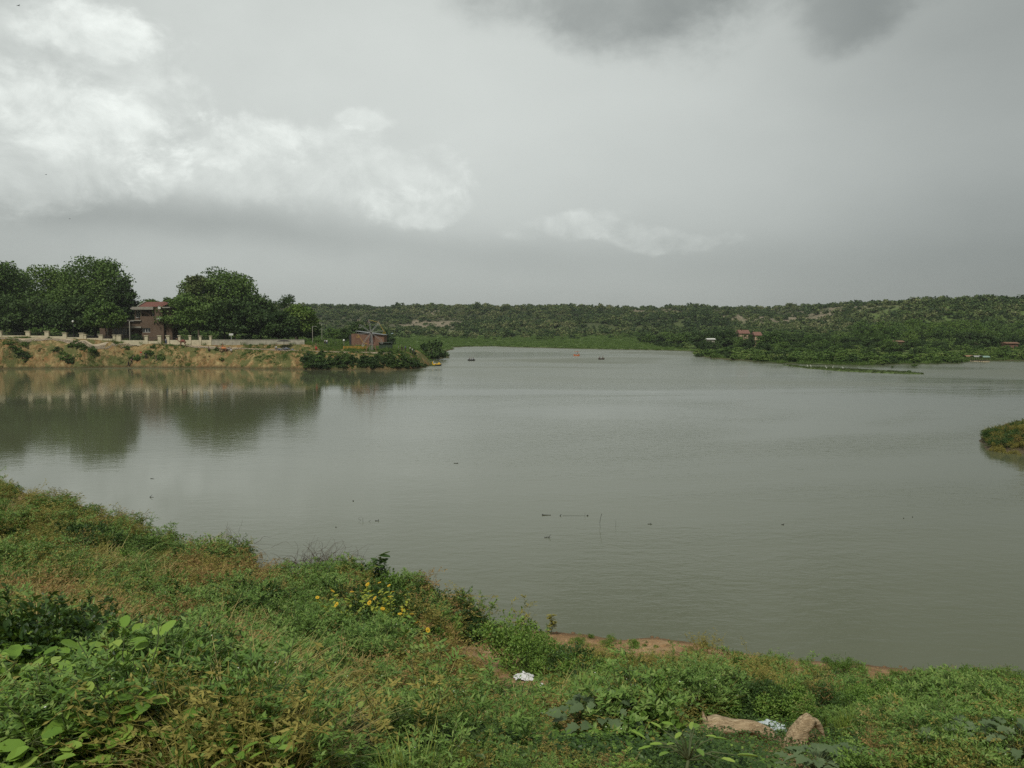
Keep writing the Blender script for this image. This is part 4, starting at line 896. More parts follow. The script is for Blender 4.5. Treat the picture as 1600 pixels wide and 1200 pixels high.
# hill scrub
def scrub_pts(n, seed, fx, fy):
    r = np.random.default_rng(seed); x = r.uniform(*fx, n); y = r.uniform(*fy, n); keep = np.abs(x / y) < .75; return x[keep], y[keep]
x, y = scrub_pts(62000, 5, (-760, 900), (430, 1060)); z, bk, ba, lu = h_main(x, y, True); r = np.random.default_rng(6)
dn = .45 + .55 * ss(fbm2(x * .02 + 5, y * .02, 4), .40, .55); dn = dn * (1 - .8 * ba) * ss(y, 500, 640) + .0
rw = (x > 215) & (y < 640); dn = np.where(rw, (1 - .55 * ba) * ss(y, 425, 460), dn)
lf = (x < -120) & (y > 480); dn = np.where(lf, dn * .8, dn)
keep = (r.random(len(x)) < dn * .9) & (z > .5); x, y, z = x[keep], y[keep], z[keep]; o_ = np.argsort(y); x, y, z = x[o_], y[o_], z[o_]
sc = (.42 + 1.05 * r.random(len(x)) ** 1.7) * (1 + .35 * (z > 24) * (r.random(len(x)) > .75)); kk = r.integers(0, len(K_scrub), len(x)); print('scrub', len(x))
sc3 = np.c_[sc * r.uniform(.9, 1.4, len(x)), sc * r.uniform(.9, 1.4, len(x)), sc * r.uniform(.75, 1.15, len(x))]
big = np.argsort(-(sc / y))[:290]; m_ = np.ones(len(x), bool); m_[big] = False
for i in big:
    inst(K_scrub, kk[i], x[i], y[i], z[i], tuple(sc3[i]), 'rounded thorn shrub standing out of the scrub on the far hillside', 'larger thorn shrubs on the hillside', 'thorn_shrub', r, 'shrub', False)
scatter('hill_scrub', [c for c, _ in K_scrub], np.c_[x, y, z - .1][m_], r.uniform(0, 6.28, m_.sum()), sc3[m_], kk[m_], 'thorn scrub covering the far hills as one mass', 'scrub')
# lower scrub / plain between shore and hill
x, y = scrub_pts(12000, 8, (-330, 420), (235, 560)); z = h_main(x, y); d = sdist(x, y, MLP)
dn = ss(fbm2(x * .03, y * .03 + 9, 3), .42, .56) * .35 + .02; dn = np.where((x > 60) & (x < 300), .55, dn); dn = np.where((x < -30) & (y < 420) & (y > 262), .42, dn); dn = np.where((x > -80) & (x < 75), dn * .25 * ss(y, 480, 520), dn)
keep = (r.random(len(x)) < dn * .8) & (d > 5) & (z > .3) & ~((x < -55) & (y < 262)); x, y, z = x[keep], y[keep], z[keep]; n = len(x); sc = r.uniform(.5, 1.2, n); print('plain scrub', n)
scatter('plain_scrub', [c for c, _ in K_bush[:6]], np.c_[x, y, z - .1], r.uniform(0, 6.28, n), np.c_[sc * 1.3, sc * 1.2, sc], r.integers(0, 6, n), 'green scrub on the flat ground between the lake and the hills', 'scrub')
# reeds / tall grass on the far flat and the water margins
def reed(seed, h=1.3):
    return grass(seed, h, 46, .035, 1.6, .5).mesh('reed_tuft', T_reed)
RE = [reed(s) for s in range(4)]
x, y = scrub_pts(60000, 9, (-110, 420), (216, 600)); d = sdist(x, y, MLP); z = h_main(x, y)
dn = np.where((x < 80), ss(d, .2, 2) * (1 - ss(y, 520, 600)), np.exp(-(d / 9) ** 2)); keep = (r.random(len(x)) < dn * np.where(x < 80, .55, 1)) & (d > .1) & (z < 7); x, y, z = x[keep], y[keep], z[keep]; n = len(x); print('reeds', n)
scatter('reeds', RE, np.c_[x, y, z - .05], r.uniform(0, 6.28, n), np.c_[r.uniform(.9, 1.6, n), r.uniform(.9, 1.6, n), r.uniform(.5, 1.15, n)], r.integers(0, 4, n), 'bright green reeds and tall grass on the far flat and shore margins', 'reeds')
x = r.uniform(60, 112, 5000); y = r.uniform(172, 226, 5000); d = sdist(x, y, STRIP); keep = d > .15; x, y = x[keep], y[keep]; n = len(x)
scatter('spit_grass', [grass(sd, 1.3, 46, .035, 1.6, .5).mesh('marsh_tuft', T_olive) for sd in range(4)], np.c_[x, y, h_strip(x, y) - .02], r.uniform(0, 6.28, n), np.c_[np.full((n, 2), .4), r.uniform(.15, .32, n)], r.integers(0, 4, n), 'short marsh grass on the mud spit', 'grass')
# weeds and grass over the cut bank and the right-hand bank
x = r.uniform(-205, -18, 26000); y = r.uniform(199, 216, 26000); d = sdist(x, y, MLP); z = h_main(x, y); n_ = fbm2(x * .16 + 3, y * .22, 4)
keep = (z > .35) & (d > .5) & (r.random(len(x)) < ss(n_, .46, .58) * .6 + .03 + .25 * ss(x, -58, -50)) & ~((d > 6.3) & (d < 9.2)); x, y, z = x[keep], y[keep], z[keep]; n = len(x); print('bank', n)
scatter('bank_grass', RE + [KIND['olive'][0], KIND['darkleaf'][0], KIND['leafy'][0]], np.c_[x, y, z - .05], r.uniform(0, 6.28, n), np.repeat(np.where(r.random(n) < .5, .5, .9)[:, None] * r.uniform(.3, .8, (n, 1)), 3, 1), r.integers(0, 7, n), 'patchy grass and weeds over the ochre cut bank', 'grass')
x = r.uniform(38, 62, 3600); y = r.uniform(63, 90, 3600); d = sdist(x, y, ISL); z = h_isl(x, y); keep = (d > .15) & (r.random(len(x)) < ss(fbm2(x * .5, y * .5, 3), .22, .38)); x, y, z = x[keep], y[keep], z[keep]; n = len(x)
scatter('right_bank_weeds', KIND['olive'] + KIND['darkleaf'] + KIND['darkleaf'][:2] + KIND['olivegrass'][:1] + KIND['dry'][:2], np.c_[x, y, z - .05], r.uniform(0, 6.28, n), r.uniform(.7, 1.6, n), r.integers(0, 11, n), 'olive and dark green weeds covering the low bank at the right edge', 'weeds')
# ------------------------------------------------------------------ buildings, wall, wheel
YW = 218.0
def wx_(px, Y=YW): return (px - 800) / FPX * Y
def wz_(py, Y=YW): return HC + (510 - py) / FPX * Y
M_cream = plain('cream_plaster', (.50, .45, .31), .9, .15, 1.2, .2, 0, (.26, .23, .15)); M_wallg = plain('stained_plaster', (.34, .32, .25), .95, .25, .8, .1, 0, (.14, .13, .10))
M_conc = plain('pale_concrete', (.26, .245, .20), .9, .2, 1.5, .2, 0, (.2, .19, .15)); M_iron = plain('dark_iron', (.03, .03, .03), .6)
M_wfr = plain('white_frame', (.55, .55, .50), .7); M_glass = plain('dark_window', (.02, .022, .022), .15, .2, 3, .6); M_metal = plain('grey_steel', (.36, .36, .34), .5, .15, 5, .5, .3)
M_glob = plain('lamp_globe', (.62, .62, .58), .4); M_rust = plain('faded_red_paint', (.26, .13, .10), .7, .25, 4); M_yel = plain('yellow_paint', (.50, .33, .05), .6, .2, 3)
def brick(name, c1, c2, mortar, s=1.0):
    m, t, o = new_mat(name); n = t.nodes.new('ShaderNodeTexBrick'); p = objc(); s_ = t.nodes.new('ShaderNodeSeparateXYZ'); t.links.new(p, s_.inputs[0])
    v = xyz(X(s_.outputs[0]) + X(s_.outputs[1]), X(s_.outputs[2])); t.links.new(v, n.inputs['Vector']); n.inputs['Scale'].default_value = s
    n.inputs['Color1'].default_value = (*c1, 1); n.inputs['Color2'].default_value = (*c2, 1); n.inputs['Mortar'].default_value = (*mortar, 1); n.inputs['Brick Width'].default_value = .46; n.inputs['Row Height'].default_value = .15; n.inputs['Mortar Size'].default_value = .02
    c = mixc(noise(p, .5, 5, .65).sm(.4, .7) * .5, n.outputs[0], tuple(q * .55 for q in c1)); b = bsdf(c, .9, .1); t.links.new(b.outputs[0], o.inputs[0]); return m
B_house = brick('brown_brick', (.135, .086, .055), (.10, .066, .043), (.16, .13, .10)); B_shed = brick('red_brick', (.18, .090, .055), (.14, .072, .045), (.26, .18, .13))
def tiles(name, c):
    m, t, o = new_mat(name); p = objc(); s_ = t.nodes.new('ShaderNodeSeparateXYZ'); t.links.new(p, s_.inputs[0])
    w = X.m('SINE', X(s_.outputs[0]) * 18) * .5 + .5; f = noise(p, 1.5, 5, .7); cc = mixc(f.sm(.35, .7) * .6, tuple(c), tuple(q * .55 for q in c)); cc = mixc((1 - w) * .35, cc, tuple(q * .5 for q in c))
    b = bsdf(cc, .85, .2); t.links.new(bump(w, .05), b.inputs['Normal']); t.links.new(b.outputs[0], o.inputs[0]); return m
T_red = tiles('red_roof_tiles', (.19, .082, .062))
# --- pillared wall
pil = [(1, 516.8, 527.5, 8), (45.5, 517, 527.5, 6.5), (75, 517, 528, 6.5), (103, 519.8, 529.5, 6), (129, 520, 531, 6), (134.5, 522, 531, 4), (159, 523, 532, 6), (180, 523, 533, 4), (188, 523, 533, 5), (230, 524, 537, 5), (250.5, 524, 538, 5),
       (263.5, 524, 538, 5), (281.5, 524, 538, 3.5), (298, 524, 538, 3.5), (314, 524.5, 538, 3.5), (330, 524.5, 538, 3)]
wal = thing('garden_wall', (wx_(130), YW, 0), 0, 'cream pillared boundary wall in front of the trees and brick house', 'wall'); ox = wx_(130)
mbs = []
def wallbox(b, x0, x1, y0, y1, th=.25, dy=0, zb=None):
    a, c = wx_(x0) - ox, wx_(x1) - ox; z0 = wz_(y1) if zb is None else zb; z1 = wz_(y0); b.box(((a + c) / 2, dy, (z0 + z1) / 2), (c - a, th, z1 - z0))
for px, yt, yb, w in pil:
    b = MB(); wallbox(b, px - w / 2, px + w / 2, yt + 1, yb + 4, .6, 0); wallbox(b, px - w / 2 - .8, px + w / 2 + .8, yt, yt + .996, .9, 0); b.obj('pillar', M_cream, wal)
segs = list(zip(pil[:-1], pil[1:]))
for (a, b_) in segs:
    if a[0] == 250.5 or (a[0] in (129, 180) and b_[0] - a[0] < 10): 
        if a[0] == 250.5: continue
        b = MB(); wallbox(b, a[0] + a[3] / 2, b_[0] - b_[3] / 2, a[1] + 1.2, a[2] + 4, .25); b.obj('panel', M_cream, wal); continue
    yt = (a[2] + b_[2]) / 2 - 3.4 if a[0] < 200 else (531.2 if a[0] > 260 else min(a[2], b_[2]) - 4.2)
    b = MB(); n = 6
    x0, x1 = a[0] + a[3] / 2, b_[0] - b_[3] / 2
    for i in range(n):
        u0, u1 = i / n, (i + 1) / n; yy = (a[2] + (b_[2] - a[2]) * (u0 + u1) / 2); wallbox(b, x0 + (x1 - x0) * u0, x0 + (x1 - x0) * u1, max(yt, yy - 7), yy + 4, .25)
    b.obj('panel', M_cream, wal)
    if x1 - x0 > 9:
        b = MB(); A, Bx = wx_(x0) - ox, wx_(x1) - ox; zt = wz_(min(a[1], b_[1]) + 2.5)
        for xx in np.arange(A, Bx, .3): b.bar((xx, 0, wz_(a[2])), (xx, 0, zt), .018, 4)
        b.bar((A, 0, zt - .1), (Bx, 0, zt - .1), .03, 4); b.obj('railing', M_iron, wal)
b = MB(); wallbox(b, -60, -3, 524, 532, .25); b.obj('panel', M_cream, wal)
lw = thing('boundary_wall', (wx_(404), YW, 0), 0, 'long stained grey wall without pillars along the sandy track', 'wall'); ox = wx_(404)
for i in range(9):
    a = 331.5 + i * 16.1; b = MB(); wallbox(b, a, a + 15.96, 531 + (i % 3) * .15, 544, .28 + .01 * (i % 2)); b.obj('panel', M_wallg, lw)
b = MB(); wallbox(b, 331.5, 476.5, 530.3, 531.0, .42); b.obj('coping', M_conc, lw)
# --- brick house
YH = 229.0; hx = lambda px: wx_(px, YH); hz = lambda py: wz_(py, YH)
hs = thing('brick_house', (hx(225), YH, 0), 0, 'two-storey brown brick house with a red tiled roof among the trees', 'house'); HXO = hx(225)
def hbox(b, x0, x1, y0, y1, d0=0., d1=6., m=0):
    a, c = hx(x0) - HXO, hx(x1) - HXO; b.box(((a + c) / 2, (d0 + d1) / 2, (hz(y0) + hz(y1)) / 2), (abs(c - a), d1 - d0, abs(hz(y0) - hz(y1))), 0, m)
b = MB(); hbox(b, 236.2, 257, 519.5, 540, 0, 7.5); hbox(b, 236.2, 257, 494.3, 512.3, 0, 7.5); hbox(b, 223, 257, 512.3, 519.5, .5, 7.5); hbox(b, 236.2, 257, 512.3, 519.5, 0, .5); hbox(b, 242.7, 255.5, 481.3, 494.3, .1, 7.3); hbox(b, 221, 236.2, 494.3, 512.3, .002, 7.5); hbox(b, 223, 236.2, 519.5, 540, .002, 7.5)
hbox(b, 160, 221, 501.6, 510, .3, 7); hbox(b, 207, 221, 484, 501.6, 2.2, 7); hbox(b, 221, 242.7, 484, 494.3, 1.6, 7.2); hbox(b, 150, 204, 523.5, 540, 1.5, 7); hbox(b, 150, 223, 512.5, 523.5, 2.6, 7); b.obj('wall', B_house, hs)
b = MB(); hbox(b, 221.1, 221.1 + .9, 484, 494, .6, 1.6)
b.beam((hx(220) - HXO, 1.2, hz(484.8)), (hx(236) - HXO, 1.2, hz(492.8)), .9, .55); b.obj('stair_parapet', B_house, hs)
b = MB(); hbox(b, 209.5, 242.6, 479.6, 484, -.5, 7.4); b.obj('roof_slab', M_conc, hs)
b = MB(); hbox(b, 205, 209.4, 481, 483, .4, 5); hbox(b, 190, 223, 500.0, 501.5, -.35, 1.9); hbox(b, 165, 223, 510.05, 512.45, -.5, 2.5); b.obj('ledge', M_conc, hs)
b = MB(); hbox(b, 248, 256.3, 496.2, 498.8, -.8, -.003); b.obj('window_shade', M_wfr, hs)
b = MB(); hbox(b, 257.2, 269, 479.8, 481.4, -.6, 5); b.obj('side_canopy', M_conc, hs)
b = MB(); hbox(b, 258.2, 268, 481.5, 540, 1, 5); b.obj('side_wing', B_house, hs)
b = MB(); V = [(hx(218) - HXO, .2, hz(479.4)), (hx(250) - HXO, .2, hz(479.4)), (hx(253.5) - HXO, -.4, hz(481.1)), (hx(219) - HXO, 4.6, hz(471.4)), (hx(250) - HXO, 4.6, hz(470.8)), (hx(256) - HXO, 4.6, hz(473.5)), (hx(218) - HXO, 9, hz(479.4)), (hx(256.5) - HXO, 9, hz(479.8))]
b.add(V, [(0, 1, 4, 3), (1, 2, 5, 4), (3, 4, 7, 6), (4, 5, 7), (0, 3, 6)]); b.obj('roof', T_red, hs)
b = MB(); b.beam((hx(217.5) - HXO, 0, hz(479.2)), (hx(219) - HXO, 4.6, hz(471.0)), .3, .35); b.obj('roof_verge', M_conc, hs)
def window(x0, x1, y0, y1, dy, n=2):
    b = MB(); w = .55
    hbox(b, x0, x1, y0, y0 + w, dy - .12, dy); hbox(b, x0, x1, y1 - w, y1, dy - .12, dy)
    for i in range(n + 1): c = x0 + (x1 - x0 - w) * i / n; hbox(b, c, c + w, y0 + w, y1 - w, dy - .11, dy)
    f = b.obj('window', M_wfr, hs); g = MB(); hbox(g, x0 + w, x1 - w, y0 + w, y1 - w, dy - .05, dy - .003); g.obj('pane', M_glass, f)
window(209.2, 216, 483.9 + .3, 496.5, 2.2, 2); window(236.6, 242.4, 488.4, 494.1, 1.6, 1); window(223.2, 235.9, 512.5, 519.3, .49, 3); window(170, 200, 512.7, 523.3, 2.6, 9)
b = MB(); hbox(b, 216.3, 220.6, 484.1, 499.8, 2.05, 2.197); b.obj('painted_panel', plain('olive_paint', (.24, .24, .12), .8), hs)
b = MB()
for px in (170, 179, 187, 193, 199, 204): hbox(b, px - .7, px + .7, 512.5, 524, -.2, .1)
b.obj('column', M_conc, hs)
b = MB(); b.tube([(hx(253.3) - HXO, -.9, hz(480.6)), (hx(254) - HXO, -.6, hz(480.4))], [.55, .1], 12); b.obj('satellite_dish', M_wfr, hs)
# --- poles and lamps
def pole(px, Y, yt, yb, r, label, cat='pole', globe=False, name='utility_pole', mat=None):
    x = wx_(px, Y); g = zm(x, Y); t = thing(name, (x, Y, g), 0, label, cat); b = MB(); h = wz_(yt, Y) - g
    b.tube([(0, 0, -.3), (0, 0, h * .5), (0, 0, h)], [r * 1.2, r, r * .8], 8); b.obj('post', mat or M_conc, t)
    if globe: b = MB(); b.blobm((0, 0, h + .2), (.62, .62, .62), 3, 0); b.obj('globe', M_glob, t)
    else: b = MB(); b.beam((0, 0, h - .1), (.9, 0, h + .05), .06, .06); b.box((1.0, 0, h + .03), (.4, .16, .1)); b.obj('lamp_arm', M_metal, t)
pole(116, 221.5, 503.5, 530, .06, 'dark lamp post with a white globe in front of the dark bushes', 'street lamp', True, 'street_lamp', M_iron)
pole(489, 224, 510, 538, .085, 'pale slim pole right of the end of the long wall', name='street_lamp', cat='street lamp')
pole(503.5, 262, 506, 521, .09, 'pale pole farther back on the flat right of the left grove', name='street_lamp', cat='street lamp')
pole(204, 221.5, 502, 530, .13, 'grey pole standing in front of the brick house')
pole(537.7, 216, 533, 545, .05, 'short lamp with a white globe left of the giant wheel', 'street lamp', True, 'street_lamp', M_conc)
# --- giant wheel
YF = 210.5; fx, fz = wx_(580, YF), wz_(519.5, YF); gz = zm(fx, YF)
fw = thing('giant_wheel', (fx, YF, gz), R(12), 'small hand-turned fairground wheel with hanging seats on the headland', 'fairground wheel'); H = fz - gz; RW = 3.5
b = MB()
for s in (-.75, .75):
    for xx in (-1.35, 1.35): b.beam((xx, s, -.2), (xx * .12, s, H), .12, .12)
    b.beam((-.9, s, H * .34), (.9, s, H * .34), .09, .09); b.beam((-1.15, s, H * .12), (.55, s, H * .52), .07, .07); b.beam((1.15, s, H * .12), (-.55, s, H * .52), .07, .07)
b.obj('support_frame', M_rust, fw)
b = MB()
for xx in (-.35, .1, .42): b.beam((xx, -.95, -.1), (xx * .6, -.85, H * .98), .09, .09)
b.obj('drive_mast', M_metal, fw)
b = MB(); b.bar((0, -1.05, H), (0, 1.05, H), .16, 10); b.obj('axle', M_metal, fw)
angs = [R(q) for q in (10, 50, 85, 126, 168, 212, 258, 303, 338)]; angs = [2 * math.pi * i / 8 + R(8) for i in range(8)]
for a in angs:
    b = MB()
    for s in (-.5, .5):
        for e in (-.16, .16):
            b.beam((math.cos(a + e * 2.2) * .22, s, H + math.sin(a + e * 2.2) * .22), (math.cos(a) * RW - e * math.sin(a), s, H + math.sin(a) * RW + e * math.cos(a)), .045, .045)
    b.beam((math.cos(a) * RW, -.55, H + math.sin(a) * RW), (math.cos(a) * RW, .55, H + math.sin(a) * RW), .07, .07); b.obj('spoke', M_metal, fw)
for i, a in enumerate(angs):
    p = Vector((math.cos(a) * RW, 0, H + math.sin(a) * RW)); b = MB()
    for s in (-.38, .38): b.beam(p + Vector((-.05, s, 0)), p + Vector((-.3, s, -.75)), .04, .04); b.beam(p + Vector((.05, s, 0)), p + Vector((.3, s, -.75)), .04, .04)
    b.box((p.x, 0, p.z - .78), (.62, .8, .06)); b.box((p.x + .29, 0, p.z - .55), (.05, .8, .42)); b.box((p.x, 0, p.z - .95), (.5, .5, .05)); b.obj('seat', [M_yel, M_wfr, M_rust, M_metal][i % 4], fw)
b = MB()
for s in (-.5, .5):
    for i in (0, 1, 4, 5): 
        a, c = angs[i], angs[(i + 1) % 8]; b.beam((math.cos(a) * RW * .97, s, H + math.sin(a) * RW * .97), (math.cos(c) * RW * .97, s, H + math.sin(c) * RW * .97), .05, .05)
b.obj('rim', M_yel, fw)
# --- brick shed with lean-to roof behind the wheel
YS = 236; sx = lambda px: wx_(px, YS); sz = lambda py: wz_(py, YS)
sh = thing('brick_shed', (sx(575), YS, 0), 0, 'orange brick shed with sloping sheet roof behind the giant wheel', 'shed'); O = sx(575)
b = MB()
def sbox(b, x0, x1, y0, y1, d0, d1): a, c = sx(x0) - O, sx(x1) - O; b.box(((a + c) / 2, (d0 + d1) / 2, (sz(y0) + sz(y1)) / 2), (c - a, d1 - d0, abs(sz(y0) - sz(y1))))
sbox(b, 549.5, 577, 521.5, 544, 0, 5); sbox(b, 577, 585.5, 521.5, 544, 1.8, 5)
xa, xb = sx(585.5) - O, sx(600.5) - O
b.add([(xa, 0, sz(544)), (xb, 0, sz(544)), (xb, 0, sz(524.2)), (xa, 0, sz(521)), (xa, 5, sz(544)), (xb, 5, sz(544)), (xb, 5, sz(524.2)), (xa, 5, sz(521))], [(0, 1, 2, 3), (5, 4, 7, 6), (4, 0, 3, 7), (1, 5, 6, 2), (3, 2, 6, 7)]); b.obj('wall', B_shed, sh)
b = MB(); V = []
for x_, z_ in ((sx(556) - O, sz(517.6)), (sx(602) - O, sz(523.6))):
    for y_ in (-.5, 5.4): V += [(x_, y_, z_), (x_, y_, z_ + .12)]
b.add(V, [(0, 1, 3, 2), (4, 6, 7, 5), (1, 5, 7, 3), (0, 2, 6, 4), (0, 4, 5, 1), (2, 3, 7, 6)]); b.obj('roof', plain('grey_sheet', (.17, .18, .18), .5, .15), sh)
b = MB(); sbox(b, 556.5, 577, 519.4, 521.45, .5, 4.8); b.obj('roof_gap_shade', M_iron, sh)  # dark box painted as the shade in the open gap under the roof
b = MB()
for px in (557.5, 566, 575): sbox(b, px - .25, px + .25, 518.2, 521.49, .2, .48)
b.obj('roof_post', M_wfr, sh)
b = MB(); sbox(b, 545, 549.3, 523.5, 544, 1.0, 4); b.obj('store_room', M_iron, sh)
# green kiosk and the yellow barrier
YK = 221; kx = wx_(603, YK); kz = zm(kx, YK); kk = thing('kiosk', (kx, YK, kz), 0, 'dark green corrugated kiosk right of the giant wheel', 'kiosk'); M_kio = plain('dark_green_sheet', (.035, .055, .035), .6, .25)
b = MB(); kh = wz_(535.5, YK) - kz; b.box((0, 0, kh / 2 - .1), (3.5, 2, kh + .2))
for i in range(12): b.box((-1.62 + i * .295, -1.02, kh / 2), (.08, .036, kh - .1))
b.obj('body', M_kio, kk); b = MB(); b.box((0, -.15, kh + .07), (3.8, 2.6, .12)); b.obj('roof', M_kio, kk)
b = MB(); yf = thing('barrier_fence', (wx_(555, 213), 213, zm(wx_(555, 213), 213)), 0, 'low orange and yellow barrier fence left of the giant wheel', 'fence')
for i in range(7): b.bar((-3.1 + i * 1.04, 0, -.3), (-3.1 + i * 1.04, 0, .95), .05, 6)
b.obj('post', M_yel, yf); b = MB()
for z_ in (.3, .6, .88): b.beam((-3.2, -.06, z_), (3.2, -.06, z_), .03, .10)
b.obj('rail', plain('orange_paint', (.45, .22, .03), .7), yf)
# far small buildings
def cottage(px, Y, yb, w, ytop, label, wallm, roofm, roofh=1.6, dep=5, name='house', win=True):
    x = wx_(px, Y); g = zm(x, Y) - .3; t = thing(name, (x, Y, g), 0, label, 'house' if name == 'house' else 'hut'); h = wz_(ytop, Y) - g - roofh; b = MB(); b.box((0, dep / 2, h / 2), (w, dep, h)); b.obj('wall', wallm, t)
    b = MB(); a = w / 2 + .4; b.add([(-a, -.5, h), (a, -.5, h), (a, dep + .5, h), (-a, dep + .5, h), (-a, dep / 2, h + roofh), (a, dep / 2, h + roofh)], [(0, 1, 5, 4), (2, 3, 4, 5), (1, 2, 5), (3, 0, 4), (3, 2, 1, 0)]); b.obj('roof', roofm, t)
    if win:
        for s in (-w / 4, w / 4):
            b = MB(); b.box((s, -.04, h * .6), (.9, .06, 1.1)); b.obj('window', M_glass, t)
    return t
rt = np.random.default_rng(91)
for px, Y, yt, yb, w, lab in [(1105, 338, 529.8, 545, 26, 'dark tree hiding the front of the white-roofed shed'), (1117, 336, 532, 545, 24, 'dark tree at the right corner of the white-roofed shed'), (1155, 340, 524, 542, 22, 'dark tree at the left corner of the peach house'),
        (1171, 343, 520.5, 541, 19, 'dark tree between the two wings of the peach house'), (1189, 341, 527, 541, 20, 'dark tree in front of the right wing of the peach house'), (1165, 336, 529, 543, 22, 'low dark tree in front of the left wing of the peach house'),
        (1404, 292, 537, 552, 24, 'green tree hiding the base of the mud hut'), (1393, 296, 531, 550, 20, 'green tree left of the mud hut'), (1413, 294, 533, 550, 18, 'green tree right of the mud hut'), (1571, 284, 538, 556, 18, 'green tree left of the brick ruin'), (1593, 286, 539, 556, 18, 'green tree right of the brick ruin'), (1583, 280, 547, 556, 22, 'low green tree in front of the brick ruin')]:
    x = (px - 800) / FPX * Y; g = zm(x, Y); hh = HC + (510 - yt) / FPX * Y - g; wd = w / FPX * Y; inst(K_flat, int(rt.choice([0, 1, 2, 3])), x, Y, g, (wd / 9.5, wd / 9.5, hh / 6.5), lab, None, 'acacia_tree', rt)
M_peach = plain('peach_plaster', (.46, .34, .22), .9); T_salm = tiles('salmon_tiles', (.23, .12, .09))
cottage(1162.5, 352, 0, 4.2, 515.5, 'left wing of the far peach house with a salmon red roof between dark trees', M_peach, T_salm)
cottage(1184, 354, 0, 2.8, 518.5, 'right wing of the far peach house with a smaller salmon roof', M_peach, T_salm)
cottage(1111, 345, 0, 3.0, 528.5, 'white-roofed shed under the dark trees on the right shore', M_wallg, M_wfr, .5, 3, 'shed', False)
cottage(1581, 290, 0, 4.3, 534.5, 'weathered red brick ruin among the bushes at the right edge', B_shed, B_shed, .5, 3, 'brick_ruin')
cottage(1404, 300, 0, 3.4, 532, 'brown mud hut half hidden by trees left of the moored rafts', plain('mud', (.20, .12, .075), .95), plain('mud2', (.18, .11, .07), .95), .5, 3, 'mud_hut', False)
cottage(608, 400, 0, 3.0, 520, 'tiny shed with a pale blue roof on the grassy flat', M_wallg, plain('blue_sheet', (.35, .45, .48), .5), .5, 3, 'shed', False)
# pylon on the skyline
YP = 1010; b = MB(); x = wx_(556.6, YP); g = zm(x, YP); t = thing('power_pylon', (x, YP, g - 1), 0, 'faint lattice pylon on the skyline above the brick shed', 'pylon'); hh = wz_(474.5, YP) - g + 1
for i in (-1, 1):
    for j in (-1, 1): b.beam((i * 1.6, j * 1.6, 0), (i * .2, j * .2, hh), .25, .25)
for k in range(5):
    z0, z1 = hh * k / 5, hh * (k + 1) / 5; w0, w1 = 1.6 - 1.4 * k / 5, 1.6 - 1.4 * (k + 1) / 5; b.beam((-w0, -w0, z0), (w1, -w1, z1), .15, .15); b.beam((w0, -w0, z0), (-w1, -w1, z1), .15, .15)
b.obj('lattice', M_metal, t); b = MB()
for z_ in (.78, .9): b.beam((-3, 0, hh * z_), (3, 0, hh * z_), .25, .25)
b.obj('cross_arm', M_metal, t)
# ------------------------------------------------------------------ people, animals, boats
def skin_mesh(name, nodes, edges, mat=None, sub=1, root=0):
    """nodes: list of (x,y,z,rx[,ry]) -> continuous skinned surface"""
    me = bpy.data.meshes.new(name); me.from_pydata([n[:3] for n in nodes], edges, []); o = bpy.data.objects.new(name, me); COL.objects.link(o)
    md = o.modifiers.new('skin', 'SKIN'); md.use_smooth_shade = True
    if not me.skin_vertices: 
        bm = bmesh.new(); bm.from_mesh(me); bm.verts.layers.skin.verify(); bm.to_mesh(me); bm.free()
    for i, n in enumerate(nodes): v = me.skin_vertices[0].data[i]; v.radius = (n[3], n[4] if len(n) > 4 else n[3]); v.use_root = (i == root)
    if sub: s = o.modifiers.new('sub', 'SUBSURF'); s.levels = sub; s.render_levels = sub
    dg = bpy.context.evaluated_depsgraph_get(); out = bpy.data.meshes.new_from_object(o.evaluated_get(dg)); out.name = name; bpy.data.objects.remove(o)
    out.materials.clear(); 
    if mat: out.materials.append(mat)
    out.polygons.foreach_set('use_smooth', np.ones(len(out.polygons), bool)); return out
def pose(kind):
    """joint positions, facing -Y"""
    J = dict(pel=(0, 0, .95), che=(0, 0, 1.27), nec=(0, 0, 1.46), hed=(0, -.01, 1.60), top=(0, 0, 1.70))
    for s, n in ((-1, 'l'), (1, 'r')):
        J['sh' + n] = (s * .17, 0, 1.41); J['el' + n] = (s * .23, .02, 1.13); J['wr' + n] = (s * .25, -.05, .90); J['hip' + n] = (s * .09, 0, .92); J['kn' + n] = (s * .11, -.02, .50); J['an' + n] = (s * .12, .02, .09); J['to' + n] = (s * .13, -.15, .04)
    if kind == 'walk':
        J['knl'] = (-.10, -.22, .54); J['anl'] = (-.10, -.30, .14); J['tol'] = (-.10, -.45, .12); J['knr'] = (.1, .06, .50); J['anr'] = (.1, .36, .16); J['tor'] = (.1, .24, .03)
        J['ell'] = (-.24, .16, 1.15); J['wrl'] = (-.25, .14, .93); J['elr'] = (.24, -.1, 1.14); J['wrr'] = (.22, -.30, 1.0)
    if kind == 'sit':
        for k in list(J): x, y, z = J[k]; J[k] = (x, y, z - .5) if k[:2] not in ('kn', 'an', 'to') else J[k]
        for s, n in ((-1, 'l'), (1, 'r')): J['kn' + n] = (s * .13, -.42, .47); J['an' + n] = (s * .13, -.46, .09); J['to' + n] = (s * .14, -.62, .05); J['el' + n] = (s * .24, -.06, .66); J['wr' + n] = (s * .18, -.32, .58)
    if kind == 'squat':
        for k in list(J): x, y, z = J[k]; J[k] = (x, y - .05 * (z - .9), z - .68) if k[:2] not in ('kn', 'an', 'to') else J[k]
        for s, n in ((-1, 'l'), (1, 'r')): J['kn' + n] = (s * .17, -.36, .50); J['an' + n] = (s * .13, -.12, .09); J['to' + n] = (s * .14, -.30, .04); J['el' + n] = (s * .24, -.26, .52); J['wr' + n] = (s * .08, -.42, .56)
    return J
